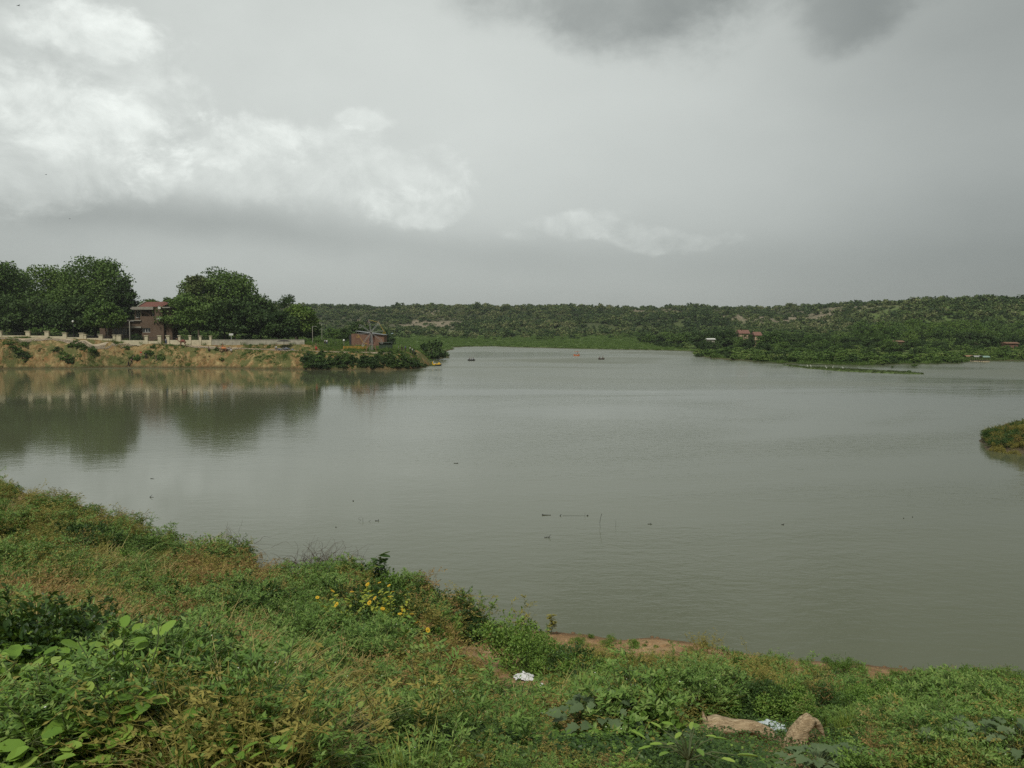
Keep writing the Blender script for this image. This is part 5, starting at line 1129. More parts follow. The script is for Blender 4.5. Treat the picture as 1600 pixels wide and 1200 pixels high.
def body_meshes(kind):
    J = pose(kind); N = []; E = []; ix = {}
    def add(k, p, r, par=None, r2=None): ix[k] = len(N); N.append((*p, r, r2 or r)); (E.append((ix[par], ix[k])) if par else None)
    add('pel', J['pel'], .13, None, .10); add('che', J['che'], .15, 'pel', .10); add('nec', J['nec'], .06, 'che'); add('hed', J['hed'], .095, 'nec', .085); add('top', J['top'], .06, 'hed')
    add('nose', (J['hed'][0], J['hed'][1] - .10, J['hed'][2] - .01), .018, 'hed')
    for n, s in (('l', -1), ('r', 1)):
        add('sh' + n, J['sh' + n], .062, 'che'); add('el' + n, J['el' + n], .042, 'sh' + n); add('wr' + n, J['wr' + n], .027, 'el' + n)
        w = np.array(J['wr' + n]); d = unit(w - np.array(J['el' + n])); pm = w + d * .07; add('pa' + n, pm, .028, 'wr' + n)
        sd = unit(np.cross(d, [1.0, 0, .01])) if abs(d[0]) < .9 else np.array([0, 1., 0])
        for f in range(4): add('f%d' % f + n, pm + d * (.085 - .008 * abs(f - 1.4)) + sd * (f - 1.5) * .021 - np.array([s * .012 * f, 0, 0]), .009, 'pa' + n)
        add('th' + n, pm + d * .02 - sd * .055, .010, 'pa' + n)
        add('hip' + n, J['hip' + n], .095, 'pel'); add('kn' + n, J['kn' + n], .058, 'hip' + n); add('an' + n, J['an' + n], .038, 'kn' + n); add('to' + n, J['to' + n], .034, 'an' + n)
    body = skin_mesh('body', N, E)
    S = [(*J['pel'], .155, .12), (*J['che'], .175, .125), (J['nec'][0], J['nec'][1], J['nec'][2] - .05, .09, .08)]; ES = [(0, 1), (1, 2)]
    for n in 'lr':
        i = len(S); e, w = np.array(J['el' + n]), np.array(J['sh' + n]); S += [(*w, .078), (*(e * .9 + w * .1), .06)]; ES += [(1, i), (i, i + 1)]
    shirt = skin_mesh('shirt', S, ES)
    T = [(*J['pel'], .15, .12)]; ET = []
    for n in 'lr':
        i = len(T); T += [(*J['hip' + n], .108), (*J['kn' + n], .078), (*(np.array(J['an' + n]) * .85 + np.array(J['kn' + n]) * .15), .062)]; ET += [(0, i), (i, i + 1), (i + 1, i + 2)]
    trousers = skin_mesh('trousers', T, ET)
    h = J['hed']; b = MB(); b.blobm((h[0], h[1] + .025, h[2] + .055), (.215, .22, .19), 4, .06); hair = b.mesh('hair', plain('hair_black', (.012, .010, .009), .6))
    return body, shirt, trousers, hair
BM = {}
M_skin = plain('skin', (.20, .115, .07), .6, .1)
CL = {}
def cloth(c):
    if c not in CL: CL[c] = plain('cloth', c, .9, .15, 8)
    return CL[c]
def person(loc, kind, top, bot, label, rz=0, group=None, sc=1.0):
    if kind not in BM: BM[kind] = body_meshes(kind)
    t = thing('person', loc, rz, label, 'person', group, sc)
    for nm, me, m in zip(('body', 'shirt', 'trousers', 'hair'), BM[kind], (M_skin, cloth(top), cloth(bot), None)):
        if not me.materials: me.materials.append(m or M_skin)
        o = link(nm, me, t)
        if m: o.material_slots[0].link = 'OBJECT'; o.material_slots[0].material = m
    return t
W_, BK, BL, RD, GR, BR, OR, TN, PK = (.55, .55, .52), (.02, .02, .022), (.05, .08, .16), (.48, .06, .04), (.25, .25, .25), (.10, .06, .04), (.50, .20, .08), (.30, .24, .16), (.45, .22, .20)
def on_top(px, Y): x = wx_(px, Y); return (x, Y, zm(x, Y))
person(on_top(200.5, 213.0), 'walk', BK, BK, 'person in black walking left on the track in front of the brick house', R(-70), sc=1.08)
person(on_top(205, 213.3), 'walk', PK, BK, 'person in a pink top walking behind the one in black', R(-80), sc=1.05)
person(on_top(208.3, 213.6), 'walk', TN, BK, 'person in a tan top walking last of the three before the brick house', R(-60))
person(on_top(220.5, 212.6), 'stand', RD, TN, 'person in a dark red top standing left of a wall pillar', R(30), sc=.95)
person(on_top(228, 212.2), 'stand', BK, BK, 'person in dark clothes standing below the wall pillar', R(160))
person(on_top(244, 212), 'stand', BR, TN, 'thin person in brown standing left of the gate gap', R(10), sc=.9)
person(on_top(260, 217.6), 'stand', GR, BL, 'person in grey and blue standing in the gap of the wall', R(0))
person(on_top(326.5, 212.8), 'squat', BK, BK, 'person in dark clothes squatting at the foot of the long wall', R(40))
person(on_top(432, 212.5), 'squat', W_, GR, 'person in a white shirt sitting left of the grey heap', R(-30), sc=1.1)
person(on_top(494, 211.2), 'squat', RD, RD, 'person in bright red squatting beside the sandy track', R(20), sc=1.15)
person(on_top(508, 226), 'stand', GR, BK, 'distant person in grey standing on the flat behind the red one', R(0))
person(on_top(511, 226.5), 'stand', W_, BL, 'distant person in white beside the one in grey on the flat', R(0))
person(on_top(623, 211.5), 'stand', (.16, .26, .2), TN, 'person in a green top on the headland right of the kiosk', R(90))
person(on_top(628, 213.0), 'stand', BK, BK, 'person in black leaning near the tea table on the headland', R(60))
person(on_top(633.5, 213.4), 'stand', BL, BK, 'person in dark blue right of the tea table', R(-40))
person(on_top(641, 212.2), 'stand', W_, BK, 'person in white shirt and black trousers, left of the pair at the headland edge', R(-90), sc=1.12)
person(on_top(644.6, 211.8), 'stand', (.6, .6, .58), BK, 'person in white shirt, right of the pair at the headland edge', R(80), sc=1.12)
person(on_top(648, 213), 'stand', (.14, .22, .12), BK, 'person in a green shirt behind the white-shirted pair', R(80))
# tea table
tt = thing('tea_table', on_top(630.8, 212.6), 0, 'dark wooden table among the people on the headland', 'table'); b = MB(); b.box((0, 0, .76), (1.1, .6, .05)); b.obj('table_top', M_bark, tt)
for i in (-1, 1):
    for j in (-1, 1): b = MB(); b.box((i * .48, j * .24, .37), (.06, .06, .73)); b.obj('leg', M_bark, tt)
# camels
def camel(loc, rz, label, kneel=False, sc=1.0):
    t = thing('camel', loc, rz, label, 'camel', None, sc); dz = -.75 if kneel else 0
    N = [(0, 0, 1.45 + dz, .34, .30), (.55, 0, 1.5 + dz, .30, .28), (-.6, 0, 1.45 + dz, .28, .26), (0, 0, 1.82 + dz, .16, .16), (.95, 0, 1.5 + dz, .17), (1.25, 0, 1.62 + dz, .13), (1.5, 0, 1.95 + dz, .11), (1.58, 0, 2.2 + dz, .11), (1.85, 0, 2.22 + dz, .075), (2.0, 0, 2.16 + dz, .055), (-.92, 0, 1.4 + dz, .05), (-.98, 0, 1.0 + dz, .03)]
    E = [(0, 1), (0, 2), (0, 3), (1, 4), (4, 5), (5, 6), (6, 7), (7, 8), (8, 9), (2, 10), (10, 11)]
    for e in (-1, 1): N.append((1.52, e * .09, 2.33 + dz, .025)); E.append((7, len(N) - 1))
    for sx_, par in ((.6, 1), (-.6, 2)):
        for e in (-1, 1):
            i = len(N)
            if kneel: N += [(sx_, e * .2, .62, .13), (sx_ + .38, e * .24, .2, .08), (sx_ - .15, e * .24, .09, .06), (sx_ - .3, e * .24, .06, .06)]
            elif sx_ > 0: N += [(sx_, e * .17, 1.12, .12), (sx_ + .02, e * .17, .68, .075), (sx_ - .02, e * .17, .2, .05), (sx_ + .05, e * .17, .05, .075)]
            else: N += [(sx_ + .05, e * .17, 1.12, .15), (sx_ + .12, e * .17, .85, .09), (sx_ - .12, e * .17, .52, .06), (sx_ - .02, e * .17, .05, .075)]
            E += [(par, i), (i, i + 1), (i + 1, i + 2), (i + 2, i + 3)]
    o = link('body', skin_mesh('body', N, E, plain('camel_hair', (.17, .095, .055), .95)), t)
    b = MB(); b.tube([(-.42, 0, 1.52 + dz), (-.2, 0, 1.62 + dz), (.25, 0, 1.62 + dz), (.45, 0, 1.52 + dz)], [.33, .40, .40, .34], 12); b.obj('saddle_cloth', cloth(OR if kneel else (.22, .08, .06)), t)
    b = MB(); b.beam((-.35, 0, 1.98 + dz), (.35, 0, 1.98 + dz), .32, .12); b.beam((.33, 0, 1.9 + dz), (.42, 0, 2.2 + dz), .3, .06); b.obj('saddle', M_bark, t); return t
camel(on_top(286.5, 214.3), R(178), 'brown camel with a dark saddle standing before the wall pillars')
camel(on_top(350, 212.8), R(200), 'kneeling camel with an orange decorated saddle cloth on the track', True, 1.1)
person((on_top(348.5, 212.8)[0], 212.8, on_top(348.5, 212.8)[2] + 1.0), 'sit', OR, PK, 'person in orange seated on the kneeling camel', R(-90))
person(on_top(361.5, 212.3), 'squat', W_, TN, 'person in white sitting right of the kneeling camel', R(0))
# motorcycle
mc = thing('motorcycle', on_top(356.5, 213.4), R(8), 'dark motorcycle parked behind the kneeling camel by the wall', 'motorcycle')
for xx in (-.65, .65):
    b = MB(); a = np.linspace(0, 2 * math.pi, 17); b.tube(np.c_[xx + .27 * np.cos(a), 0 * a, .3 + .27 * np.sin(a)], .05, 6, 0, False); w = b.obj('wheel', M_iron, mc); b = MB()
    for q in range(6): b.bar((xx, 0, .3), (xx + .25 * math.cos(q * 1.047), 0, .3 + .25 * math.sin(q * 1.047)), .012, 4)
    b.obj('spokes', M_metal, w)
b = MB(); b.beam((-.65, 0, .3), (0, 0, .45), .08, .08); b.beam((0, 0, .45), (.5, 0, .85), .08, .08); b.box((0, 0, .42), (.4, .25, .3)); b.obj('frame', M_metal, mc)
b = MB(); b.blobm((.15, 0, .82), (.55, .3, .26), 2, .02); b.obj('fuel_tank', cloth((.12, .02, .02)), mc); b = MB(); b.box((-.4, 0, .82), (.7, .24, .1)); b.obj('seat', M_iron, mc)
b = MB(); b.beam((.65, 0, .3), (.45, 0, 1.05), .06, .06); b.beam((.45, -.35, 1.05), (.45, .35, 1.05), .04, .04); b.obj('handlebar', M_metal, mc); b = MB(); b.blobm((.58, 0, .92), (.16, .18, .18), 1, 0); b.obj('headlight', M_glob, mc)
sg = thing('notice_board', (wx_(362, 220), 220, zm(wx_(362, 220), 220)), 0, 'small white board on a post before the dark trees', 'sign'); b = MB(); hh = wz_(522.5, 220) - sg.location.z; b.bar((0, 0, -.2), (0, 0, hh - .3), .04, 6); b.obj('post', M_metal, sg)
b = MB(); b.box((0, -.06, hh), (1.15, .05, .55)); b.obj('board', M_wfr, sg)
# flat-roofed parasol over the grey heap
pa = thing('parasol', on_top(444, 214.6), 0, 'dark flat parasol on a central post before the long wall', 'parasol'); b = MB(); b.bar((0, 0, -.1), (0, 0, 1.9), .06, 8); b.obj('pole', M_iron, pa)
b = MB(); n = 8; V = [(0, 0, 2.25)] + [(math.cos(i * math.tau / n) * 2.0, math.sin(i * math.tau / n) * 1.6, 1.82) for i in range(n)] + [(math.cos(i * math.tau / n) * 2.0, math.sin(i * math.tau / n) * 1.6, 1.74) for i in range(n)]
b.add(V, [(0, 1 + i, 1 + (i + 1) % n) for i in range(n)] + [(1 + i, 9 + i, 9 + (i + 1) % n, 1 + (i + 1) % n) for i in range(n)]); b.obj('canopy', cloth((.04, .035, .03)), pa)
# heap of grey sacks
rr = np.random.default_rng(3)
for i in range(16):
    px = rr.uniform(434, 458); Y = rr.uniform(211.3, 213.6); x, y, z = on_top(px, Y); b = MB(); b.blobm((0, 0, .0), (rr.uniform(.7, 1.2), rr.uniform(.5, .8), rr.uniform(.3, .5)), i, .12)
    o = b.obj('sack', cloth([(.10, .11, .13), (.16, .17, .19), (.07, .075, .09), (.13, .14, .15)][i % 4]), None, loc=(x, y, z + .12 + .35 * math.exp(-((px - 446) / 7) ** 2) * rr.random()), rz=rr.uniform(0, 3)); tag(o, 'blue-grey filled sack in the heap under the dark parasol', 'sack', 'grey sacks heaped under the parasol')
# --- boats
def ring_boat(loc, rz, label, c, L=2.3, W=1.35, nm='rubber_boat'):
    t = thing(nm, loc, rz, label, 'boat'); a = np.linspace(0, 2 * math.pi, 25); P = np.c_[np.cos(a) * L / 2 * (1 - .06 * np.cos(2 * a)), np.sin(a) * W / 2, .18 + .10 * np.abs(np.cos(a)) ** 3]
    b = MB(); b.tube(P, .2, 8, 0, False); b.obj('tube', cloth(c), t); b = MB(); b.blobm((0, 0, .06), (L - .3, W - .2, .2), 2, 0); b.obj('floor', cloth((.08, .08, .08)), t); return t
def pedal_boat(loc, rz, label, c, canopy=True):
    t = thing('pedal_boat', loc, rz, label, 'boat')
    for s in (-.5, .5):
        b = MB(); b.tube([(-1.15, s, .22), (-1.0, s, .12), (0, s, .08), (.9, s, .12), (1.25, s, .3)], [.12, .22, .24, .2, .07], 8); b.obj('hull', cloth(c), t)
    b = MB(); b.box((0, 0, .26), (1.9, 1.1, .08)); b.box((-.85, 0, .5), (.12, 1.2, .5)); b.box((.75, 0, .42), (.3, 1.0, .28)); b.obj('deck', cloth(c), t)
    b = MB(); b.box((-.35, 0, .42), (.5, 1.05, .12)); b.box((-.6, 0, .66), (.08, 1.05, .44)); b.obj('seat', cloth((.5, .5, .45)), t)
    if canopy:
        b = MB()
        for i in (-.8, .6):
            for j in (-.5, .5): b.bar((i, j, .3), (i * .9, j, 1.5), .025, 6)
        b.obj('canopy_frame', M_metal, t); b = MB(); b.box((-.08, 0, 1.54), (1.7, 1.25, .06)); b.obj('canopy', cloth(c), t)
    return t
def boatpos(px, py): x, y = onwater(px, py); return (x, y, -.03)
p = boatpos(736.5, 563.5); ring_boat(p, R(5), 'black rubber boat with three people, leftmost on the open water', (.018, .018, .02), 2.2, 1.3)
for i, (dx_, c) in enumerate(((-.6, BK), (-.02, GR), (.62, BL))): person((p[0] + dx_, p[1], .02), 'sit', c, BK, ['person in black seated at the left of the leftmost boat', 'person in grey seated in the middle of the leftmost boat', 'person in dark blue seated at the right of the leftmost boat'][i], R((-60, 20, 60)[i]), sc=.74)
p = boatpos(901, 555.5); pedal_boat(p, R(170), 'orange pedal boat with a canopy, middle one on the open water', (.42, .11, .03))
for i, dy_ in enumerate((-.28, .28)): person((p[0] + .3, p[1] + dy_, .1), 'sit', (BK, W_)[i], BL, ('person in black seated in the orange pedal boat', 'person in white seated in the orange pedal boat')[i], R(-90), sc=.74)
p = boatpos(939.5, 561.5); ring_boat(p, R(-4), 'dark brown rubber boat with two people, rightmost on the open water', (.05, .035, .03), 1.9, 1.2)
for i, dx_ in enumerate((-.5, .5)): person((p[0] + dx_, p[1], .02), 'sit', (BK, BR)[i], BK, ('person in black seated at the left of the brown boat', 'person in brown seated at the right of the brown boat')[i], R((-50, 50)[i]), sc=.76)
p = boatpos(680, 570.8); pedal_boat((p[0] + .2, p[1], p[2]), R(10), 'bright yellow pedal boat moored at the tip of the headland', (.75, .46, .02), False).scale = (1.15, 1.1, 1.45)
p = boatpos(684.5, 571.3); ring_boat(p, R(15), 'black rubber boat moored beyond the yellow pedal boat', (.015, .015, .015), 1.7, 1.0)
def raft(px, py, w, label, c, fl):
    x, y = onwater(px, py); t = thing('canopy_raft', (x, y, 0), R(3), label, 'raft'); b = MB()
    for s in (-.8, 0, .8): b.tube([(-w / 2 - .2, s, .1), (-w / 2, s, .08), (w / 2, s, .08), (w / 2 + .2, s, .12)], [.06, .24, .24, .06], 8)
    b.obj('float', cloth(fl), t); b = MB(); b.box((0, 0, .36), (w, 2.0, .1)); b.obj('deck', M_bark, t); b = MB()
    for i in np.linspace(-w / 2 + .2, w / 2 - .2, 4):
        for j in (-.9, .9): b.bar((i, j, .4), (i, j, 1.5), .04, 6)
    b.obj('canopy_post', M_bark, t); b = MB(); a = np.linspace(0, math.pi, 7); V = []
    for xx in (-w / 2 - .1, w / 2 + .1):
        for r_ in (1.12, 1.06): V += [(xx, math.cos(q) * r_, 1.48 + math.sin(q) * .38 * r_) for q in a]
    F = [(i, i + 1, 14 + i + 1, 14 + i) for i in range(6)] + [(7 + i, 21 + i, 21 + i + 1, 7 + i + 1) for i in range(6)]; b.add(V, F); b.obj('canopy', cloth(c), t)
raft(1512, 564.2, 2.3, 'small raft with a brown canopy, leftmost of the three at the right shore', (.24, .15, .08), (.2, .14, .08))
raft(1525, 565, 2.4, 'raft with a grey tarpaulin canopy, middle of the three at the right shore', (.28, .28, .26), (.35, .30, .2)); raft(1538, 565.6, 2.0, 'raft with a pale green canopy, rightmost of the three at the right shore', (.20, .29, .24), (.4, .34, .22))
# egrets on the spit and swallows in the air
def egret(px, py):
    x, y = onwater(px, py); t = thing('egret', (x, y, float(h_strip(np.array([x]), np.array([y]))[0])), rr.uniform(0, 6), 'white egret standing on the grassy mud spit', 'egret', 'egrets on the mud spit')
    N = [(0, 0, .42, .09, .08), (.16, 0, .47, .05), (.2, 0, .62, .03), (.17, 0, .74, .025), (.25, 0, .78, .035), (.38, 0, .76, .008), (-.22, 0, .38, .04), (0, .05, .3, .02), (0, .05, .02, .012), (0, -.05, .3, .02), (.02, -.05, .02, .012)]
    link('body', skin_mesh('body', N, [(0, 1), (1, 2), (2, 3), (3, 4), (4, 5), (0, 6), (0, 7), (7, 8), (0, 9), (9, 10)], M_white), t)
for px, py in ((1262, 575), (1267, 575.5), (1291, 577.5), (1301, 577.5), (1317, 578.6)): egret(px, py)
def bird(px, py, Y, s, lab):
    r = ray(px, py); k = Y / r[1]; b = MB(); b.tube([(-.35 * s, 0, 0), (-.1 * s, 0, 0), (.15 * s, 0, .02), (.35 * s, 0, .02)], [.01, .07 * s, .06 * s, .01], 6)
    for e in (-1, 1): b.add([(.12 * s, 0, .02), (-.12 * s, 0, .02), (-.12 * s, e * .4 * s, .16 * s), (.08 * s, e * .4 * s, .18 * s), (-.1 * s, e * .85 * s, .08 * s)], [(0, 1, 2, 3), (3, 2, 4)])
    o = b.obj('bird', M_iron, None, loc=(r[0] * k, Y, HC + r[2] * k), rz=R(60)); tag(o, lab, 'bird')
bird(72, 273, 150, .5, 'dark bird flying low in the left cloud'); bird(109, 342, 170, .5, 'dark bird flying below the grey cloud base'); bird(29, 9, 70, .35, 'dark bird high in the upper left corner'); bird(1085, 474, 330, 1.0, 'dark bird just above the skyline right of centre')
# ------------------------------------------------------------------ near-bank things
rr = np.random.default_rng(21)
def gp(px, py): return ground_hit(px, py)
BUSHK = [[bush_leafy(s, .95, 1.25, 4200, .05).mesh('bush', [mt, M_stem]) for s, mt in ((51, L_dark), (52, L_mid), (53, L_dark), (54, L_mid))],
         [bush_leafy(s, .8, .9, 3000, .038).mesh('bush', [mt, M_stem]) for s, mt in ((61, L_mid), (62, L_olive), (63, L_feather))]]
def nbush(px, py, s, kind, lab, grp, wf=1.0):
    x, y, z = gp(px, py); k, i = kind; o = link('leafy_bush', BUSHK[k][i], None, (x, y, z - .05), rr.uniform(0, 6.28), (s * wf, s * wf, s)); tag(o, lab, 'bush', grp); return o
named = [(745, 1008, .75, (0, 0), 'dark bush left of the bare reddish soil patch'), (795, 1045, 1.95, (1, 0), 'tall bushy shrub right of the bare reddish soil patch'), (832, 1052, 1.15, (0, 1), 'leafy bush touching the tall shrub on its right'),
         (112, 880, 1.0, (0, 0), 'dark shadowed bush on the left part of the near bank'), (150, 872, .9, (0, 2), 'second dark bush beside the shadowed one on the left'), (60, 885, .8, (0, 2), 'dark bush left of the shadowed one'),
         (600, 1005, .8, (0, 2), 'dark leafy bush under the yellow flowers'), (660, 1012, .7, (0, 0), 'dark bush right of the yellow flowers'), (560, 1040, .6, (0, 1), 'green bush at the foot of the yellow flowers'),
         (645, 940, .55, (0, 1), 'small green bush on the bank edge right of the lone seedling'), (1125, 1126, .7, (0, 1), 'small-leaved bush behind the left end of the log')]
named += [(432, 905, .7, (1, 0), 'feathery green bush on the bank edge between the two dead branch heaps'), (465, 912, .55, (1, 2), 'small light bush just left of the tangled twig heap')]
for px, py, s, k, lab in named: nbush(px, py, s, k, lab, None)
for i, (px, py, s, k) in enumerate([(885, 1062, .55, (0, 1)), (920, 1082, .8, (0, 0)), (960, 1098, .85, (0, 1)), (1000, 1112, .9, (0, 0)), (1035, 1118, .8, (0, 2)), (1060, 1105, .6, (0, 3)), (870, 1040, .5, (1, 0)), (930, 1062, .5, (0, 1)), (975, 1078, .5, (0, 3))]):
    nbush(px, py, s, k, 'dark green bush in the row between the tall shrub and the log', 'bushes in the row above the log')
for i in range(30):
    px = 1080 + 520 * (i + rr.uniform(0, 1)) / 30; py = 1100 + rr.uniform(-12, 34) + (px - 1080) * .02
    if 1090 < px < 1290 and py > 1130: py = 1118
    nbush(px, py, rr.uniform(.5, .85), (0, int(rr.integers(0, 4))) if rr.random() < .75 else (1, int(rr.integers(0, 3))), 'leafy green bush in the thick belt along the lower right bank', 'bushes on the lower right bank')
for i in range(26):
    px = 120 + 270 * (i + rr.uniform(0, 1)) / 26; py = 822 + (px - 120) * .21 + rr.uniform(0, 30)
    nbush(px, py, rr.uniform(.5, .9), (1, int(rr.choice([0, 2, 2, 1]))), 'light feathery bush on the edge of the left near bank', 'feathery bushes along the left near bank', 1.0)
for px, py, s in [(700, 965, .6), (760, 990, .5), (850, 1000, .4), (905, 1010, .55), (948, 1012, .45), (955, 1002, .4), (1020, 1030, .4), (1100, 1035, .45), (1200, 1040, .5), (1150, 1030, .4), (1215, 1038, .45), (1255, 1040, .4), (1300, 1050, .7), (1325, 1052, .7), (1345, 1056, .6), (1400, 1062, .5), (1440, 1066, .6), (1460, 1070, .7), (1490, 1072, .7), (1520, 1072, .8), (1545, 1075, .7), (1560, 1076, .8), (1590, 1080, .9), (20, 800, .7), (5, 795, .9)]:
    nbush(px, py, s, (1, int(rr.choice([0, 2, 0]))), 'small green shrub on the sandy edge of the water', 'small shrubs on the sandy edge')
# single weedy clumps rising out of the cover
CK = {'feathery': ([weed_feathery(s_, 1.0, 20, 1.5).mesh('feathery_clump', [L_feather, M_stem, M_white]) for s_ in (201, 202, 203)], 'feathery green weed clump', 'feathery weed clumps on the near bank'),
      'dark': ([bush_leafy(s_, .75, .95, 2600, .045).mesh('leafy_clump', [L_dark, M_stem]) for s_ in (211, 212)], 'dark leafy weed clump', 'dark leafy clumps on the near bank'),
      'brown': ([weed_dry(s_, .85, 34).mesh('dry_clump', [L_brown]) for s_ in (221, 222)], 'withered brown weed clump', 'withered clumps on the near bank'),
      'olive': ([weed_dry(s_, .85, 34).mesh('olive_clump', [L_olive]) for s_ in (231, 232)], 'olive wiry weed clump', 'olive wiry clumps on the near bank'),
      'light': ([weed_broad(s_, .65, 14, .075, 'oval', 12).mesh('broad_clump', [L_light, M_stem]) for s_ in (241, 242)], 'light green broad-leaved clump', 'light green clumps on the near bank')}
rc = np.random.default_rng(404); used = []
for t_ in range(2600):
    if len(used) >= 210: break
    px, py = rc.uniform(-10, 1610), rc.uniform(800, 1195); lim = np.interp(px, [0, 400, 700, 1000, 1400, 1600], [800, 900, 975, 1055, 1085, 1095])
    if py < lim or lowf(np.array([px]), np.array([py]))[0] < 1: continue
    x, y, z = gp(px, py)
    if any((x - a) ** 2 + (y - b_) ** 2 < (.55 + .02 * y) ** 2 for a, b_ in used): continue
    n1 = float(fbm2(np.array([x * .45 + 3]), np.array([y * .33 - 3]), 3)[0]); w = dict(feathery=.42, dark=.20, brown=.10, olive=.10, light=.0)
    if n1 > .52: w = dict(feathery=.22, dark=.06, brown=.30, olive=.42, light=0)
    if py > 1110 and px < 900: w['light'] = .5
    if px > 1000: w['brown'] *= .3; w['dark'] *= 2
    ks = list(w); pw = np.array([w[q] for q in ks]); kd = ks[int(rc.choice(len(ks), p=pw / pw.sum()))]; used.append((x, y))
    s = rc.uniform(.55, 1.15) * (.62 if py > 1120 else 1) * (.75 if px > 850 else 1)
    if py > 1100 and 1000 < px < 1420: s *= .45
    o = link('weed_clump', CK[kd][0][int(rc.integers(0, len(CK[kd][0])))], None, (x, y, z - .04), rc.uniform(0, 6.28), s); tag(o, CK[kd][1] + ' on the near bank', 'weed', CK[kd][2])
# big-leaved plants
def bigleaf(px, py, seed, h, n, leaf, lab, mat=None, kind='lobed', wf=.78, name='thorn_apple', rz=0):
    x, y, z = gp(px, py); t = thing(name, (x, y, z - .03), rz, lab, 'plant'); b, lb = plant_lobed(seed, h, n, leaf, kind, wf); b.obj('stem', M_stem, t); lb.obj('leaves', mat or L_grey, t); return t
bigleaf(950, 1190, 1, .62, 35, .175, 'large grey-green lobed plant in the foreground left of the log')
bigleaf(1045, 1200, 2, .38, 16, .175, 'smaller grey-green plant between the large lobed plant and the log')
bigleaf(1275, 1232, 3, .42, 38, .175, 'grey-green big-leaved plant below the log at the bottom edge')
bigleaf(1335, 1232, 4, .42, 28, .175, 'grey-green big-leaved plant right of the one below the log')
bigleaf(1530, 1215, 5, .62, 41, .175, 'grey-green big-leaved plant in the lower right corner'); bigleaf(1590, 1222, 6, .6, 32, .175, 'grey-green plant cut by the right edge of the picture')
bigleaf(705, 1120, 7, .5, 16, .175, 'pale lobed plant below the bare reddish soil'); bigleaf(318, 865, 8, .5, 12, .175, 'pale big-leaved plant near the left shore', rz=1)
bigleaf(300, 1170, 9, .55, 13, .17, 'tall milkweed with oval grey-green leaves at lower left', None, 'oval', .55, 'milkweed'); bigleaf(285, 1200, 10, .4, 8, .17, 'lower milkweed shoot under the tall one', L_mid, 'oval', .5, 'milkweed')
bigleaf(130, 1150, 12, .6, 44, .085, 'light green broad-leaved plant at lower left', L_light, 'oval', .62, 'broad_leaved_plant'); bigleaf(95, 1185, 13, .5, 44, .09, 'light green broad-leaved plant in the lower left corner', L_light, 'oval', .6, 'broad_leaved_plant')
bigleaf(560, 1195, 14, .45, 44, .08, 'bright green oval-leaved plant at the bottom centre', L_light, 'oval', .55, 'broad_leaved_plant'); bigleaf(1075, 1222, 15, .4, 16, .12, 'bright green leafy plant left of the log', L_light, 'oval', .4, 'broad_leaved_plant')
# lone seedling on the bank edge and dead twig shrub
def seedling(px, py, h, lab, mat, name='seedling', seed=1):
    x, y, z = gp(px, py); t = thing(name, (x, y, z - .03), 0, lab, 'plant'); r = np.random.default_rng(seed); p = np.c_[r.normal(0, .01, 6).cumsum(), r.normal(0, .01, 6).cumsum(), np.linspace(0, h, 6)]
    b = MB(); b.tube(p, np.linspace(.012, .005, 6), 5); b.obj('stem', M_stem, t); b = MB(); n = 46; pp, T = on_path(r, p, n, .3, 1); D = out_dirs(r, n, .2); s = h * r.uniform(.16, .3, n); D[:, 2] -= .25; leaves(b, pp, D, UPN(r, n, .3), s, s * .42, 'oval', 0); b.obj('leaves', mat, t)
seedling(592, 930, 1.6, 'lone dark seedling standing against the water', L_dark); seedling(862, 992, .75, 'small wilted olive plant against the water', L_olive, 'wilted_plant', 4)
for px, py, h, lab in ((820, 1002, 1.25, 'thin tall weed rising against the water above the shrub'), (345, 862, .9, 'thin tall weed on the left near bank edge')):
    x, y, z = gp(px, py); t = thing('tall_weed', (x, y, z), 0, lab, 'plant'); weed_feathery(int(px), h * 1.5, 5, .8).obj('foliage', [L_olive, M_stem, M_white], t)
def twigpile(px, py, seed, lab, L=1.2, n=60, h=.5, hf=None, name='twig_heap', r=.007, z=None):
    x, y, zz = gp(px, py); o = twigs(seed, L, n, h, 7, r).obj(name, M_twig, None, loc=(x, y, (zz if z is None else z) + .02)); tag(o, lab, 'dead branches')
twigpile(505, 908, 1, 'tangled heap of dead thorn twigs at the bank edge', 2.4, 230, .42, r=.015, z=gp(505, 908)[2] + .42); twigpile(372, 884, 2, 'dead thorn branch leaning out over the water', 2.1, 40, 1.2, r=.015, z=gp(372, 884)[2] + .5); twigpile(400, 888, 5, 'smaller dead branch right of the leaning one', 1.4, 26, .7, r=.01); twigpile(565, 915, 3, 'small dark twig cluster left of the lone seedling', .7, 30, .4)
twigpile(40, 1010, 4, 'reddish dead thorn twigs at the left edge of the near bank', 1.2, 60, .5, r=.008)
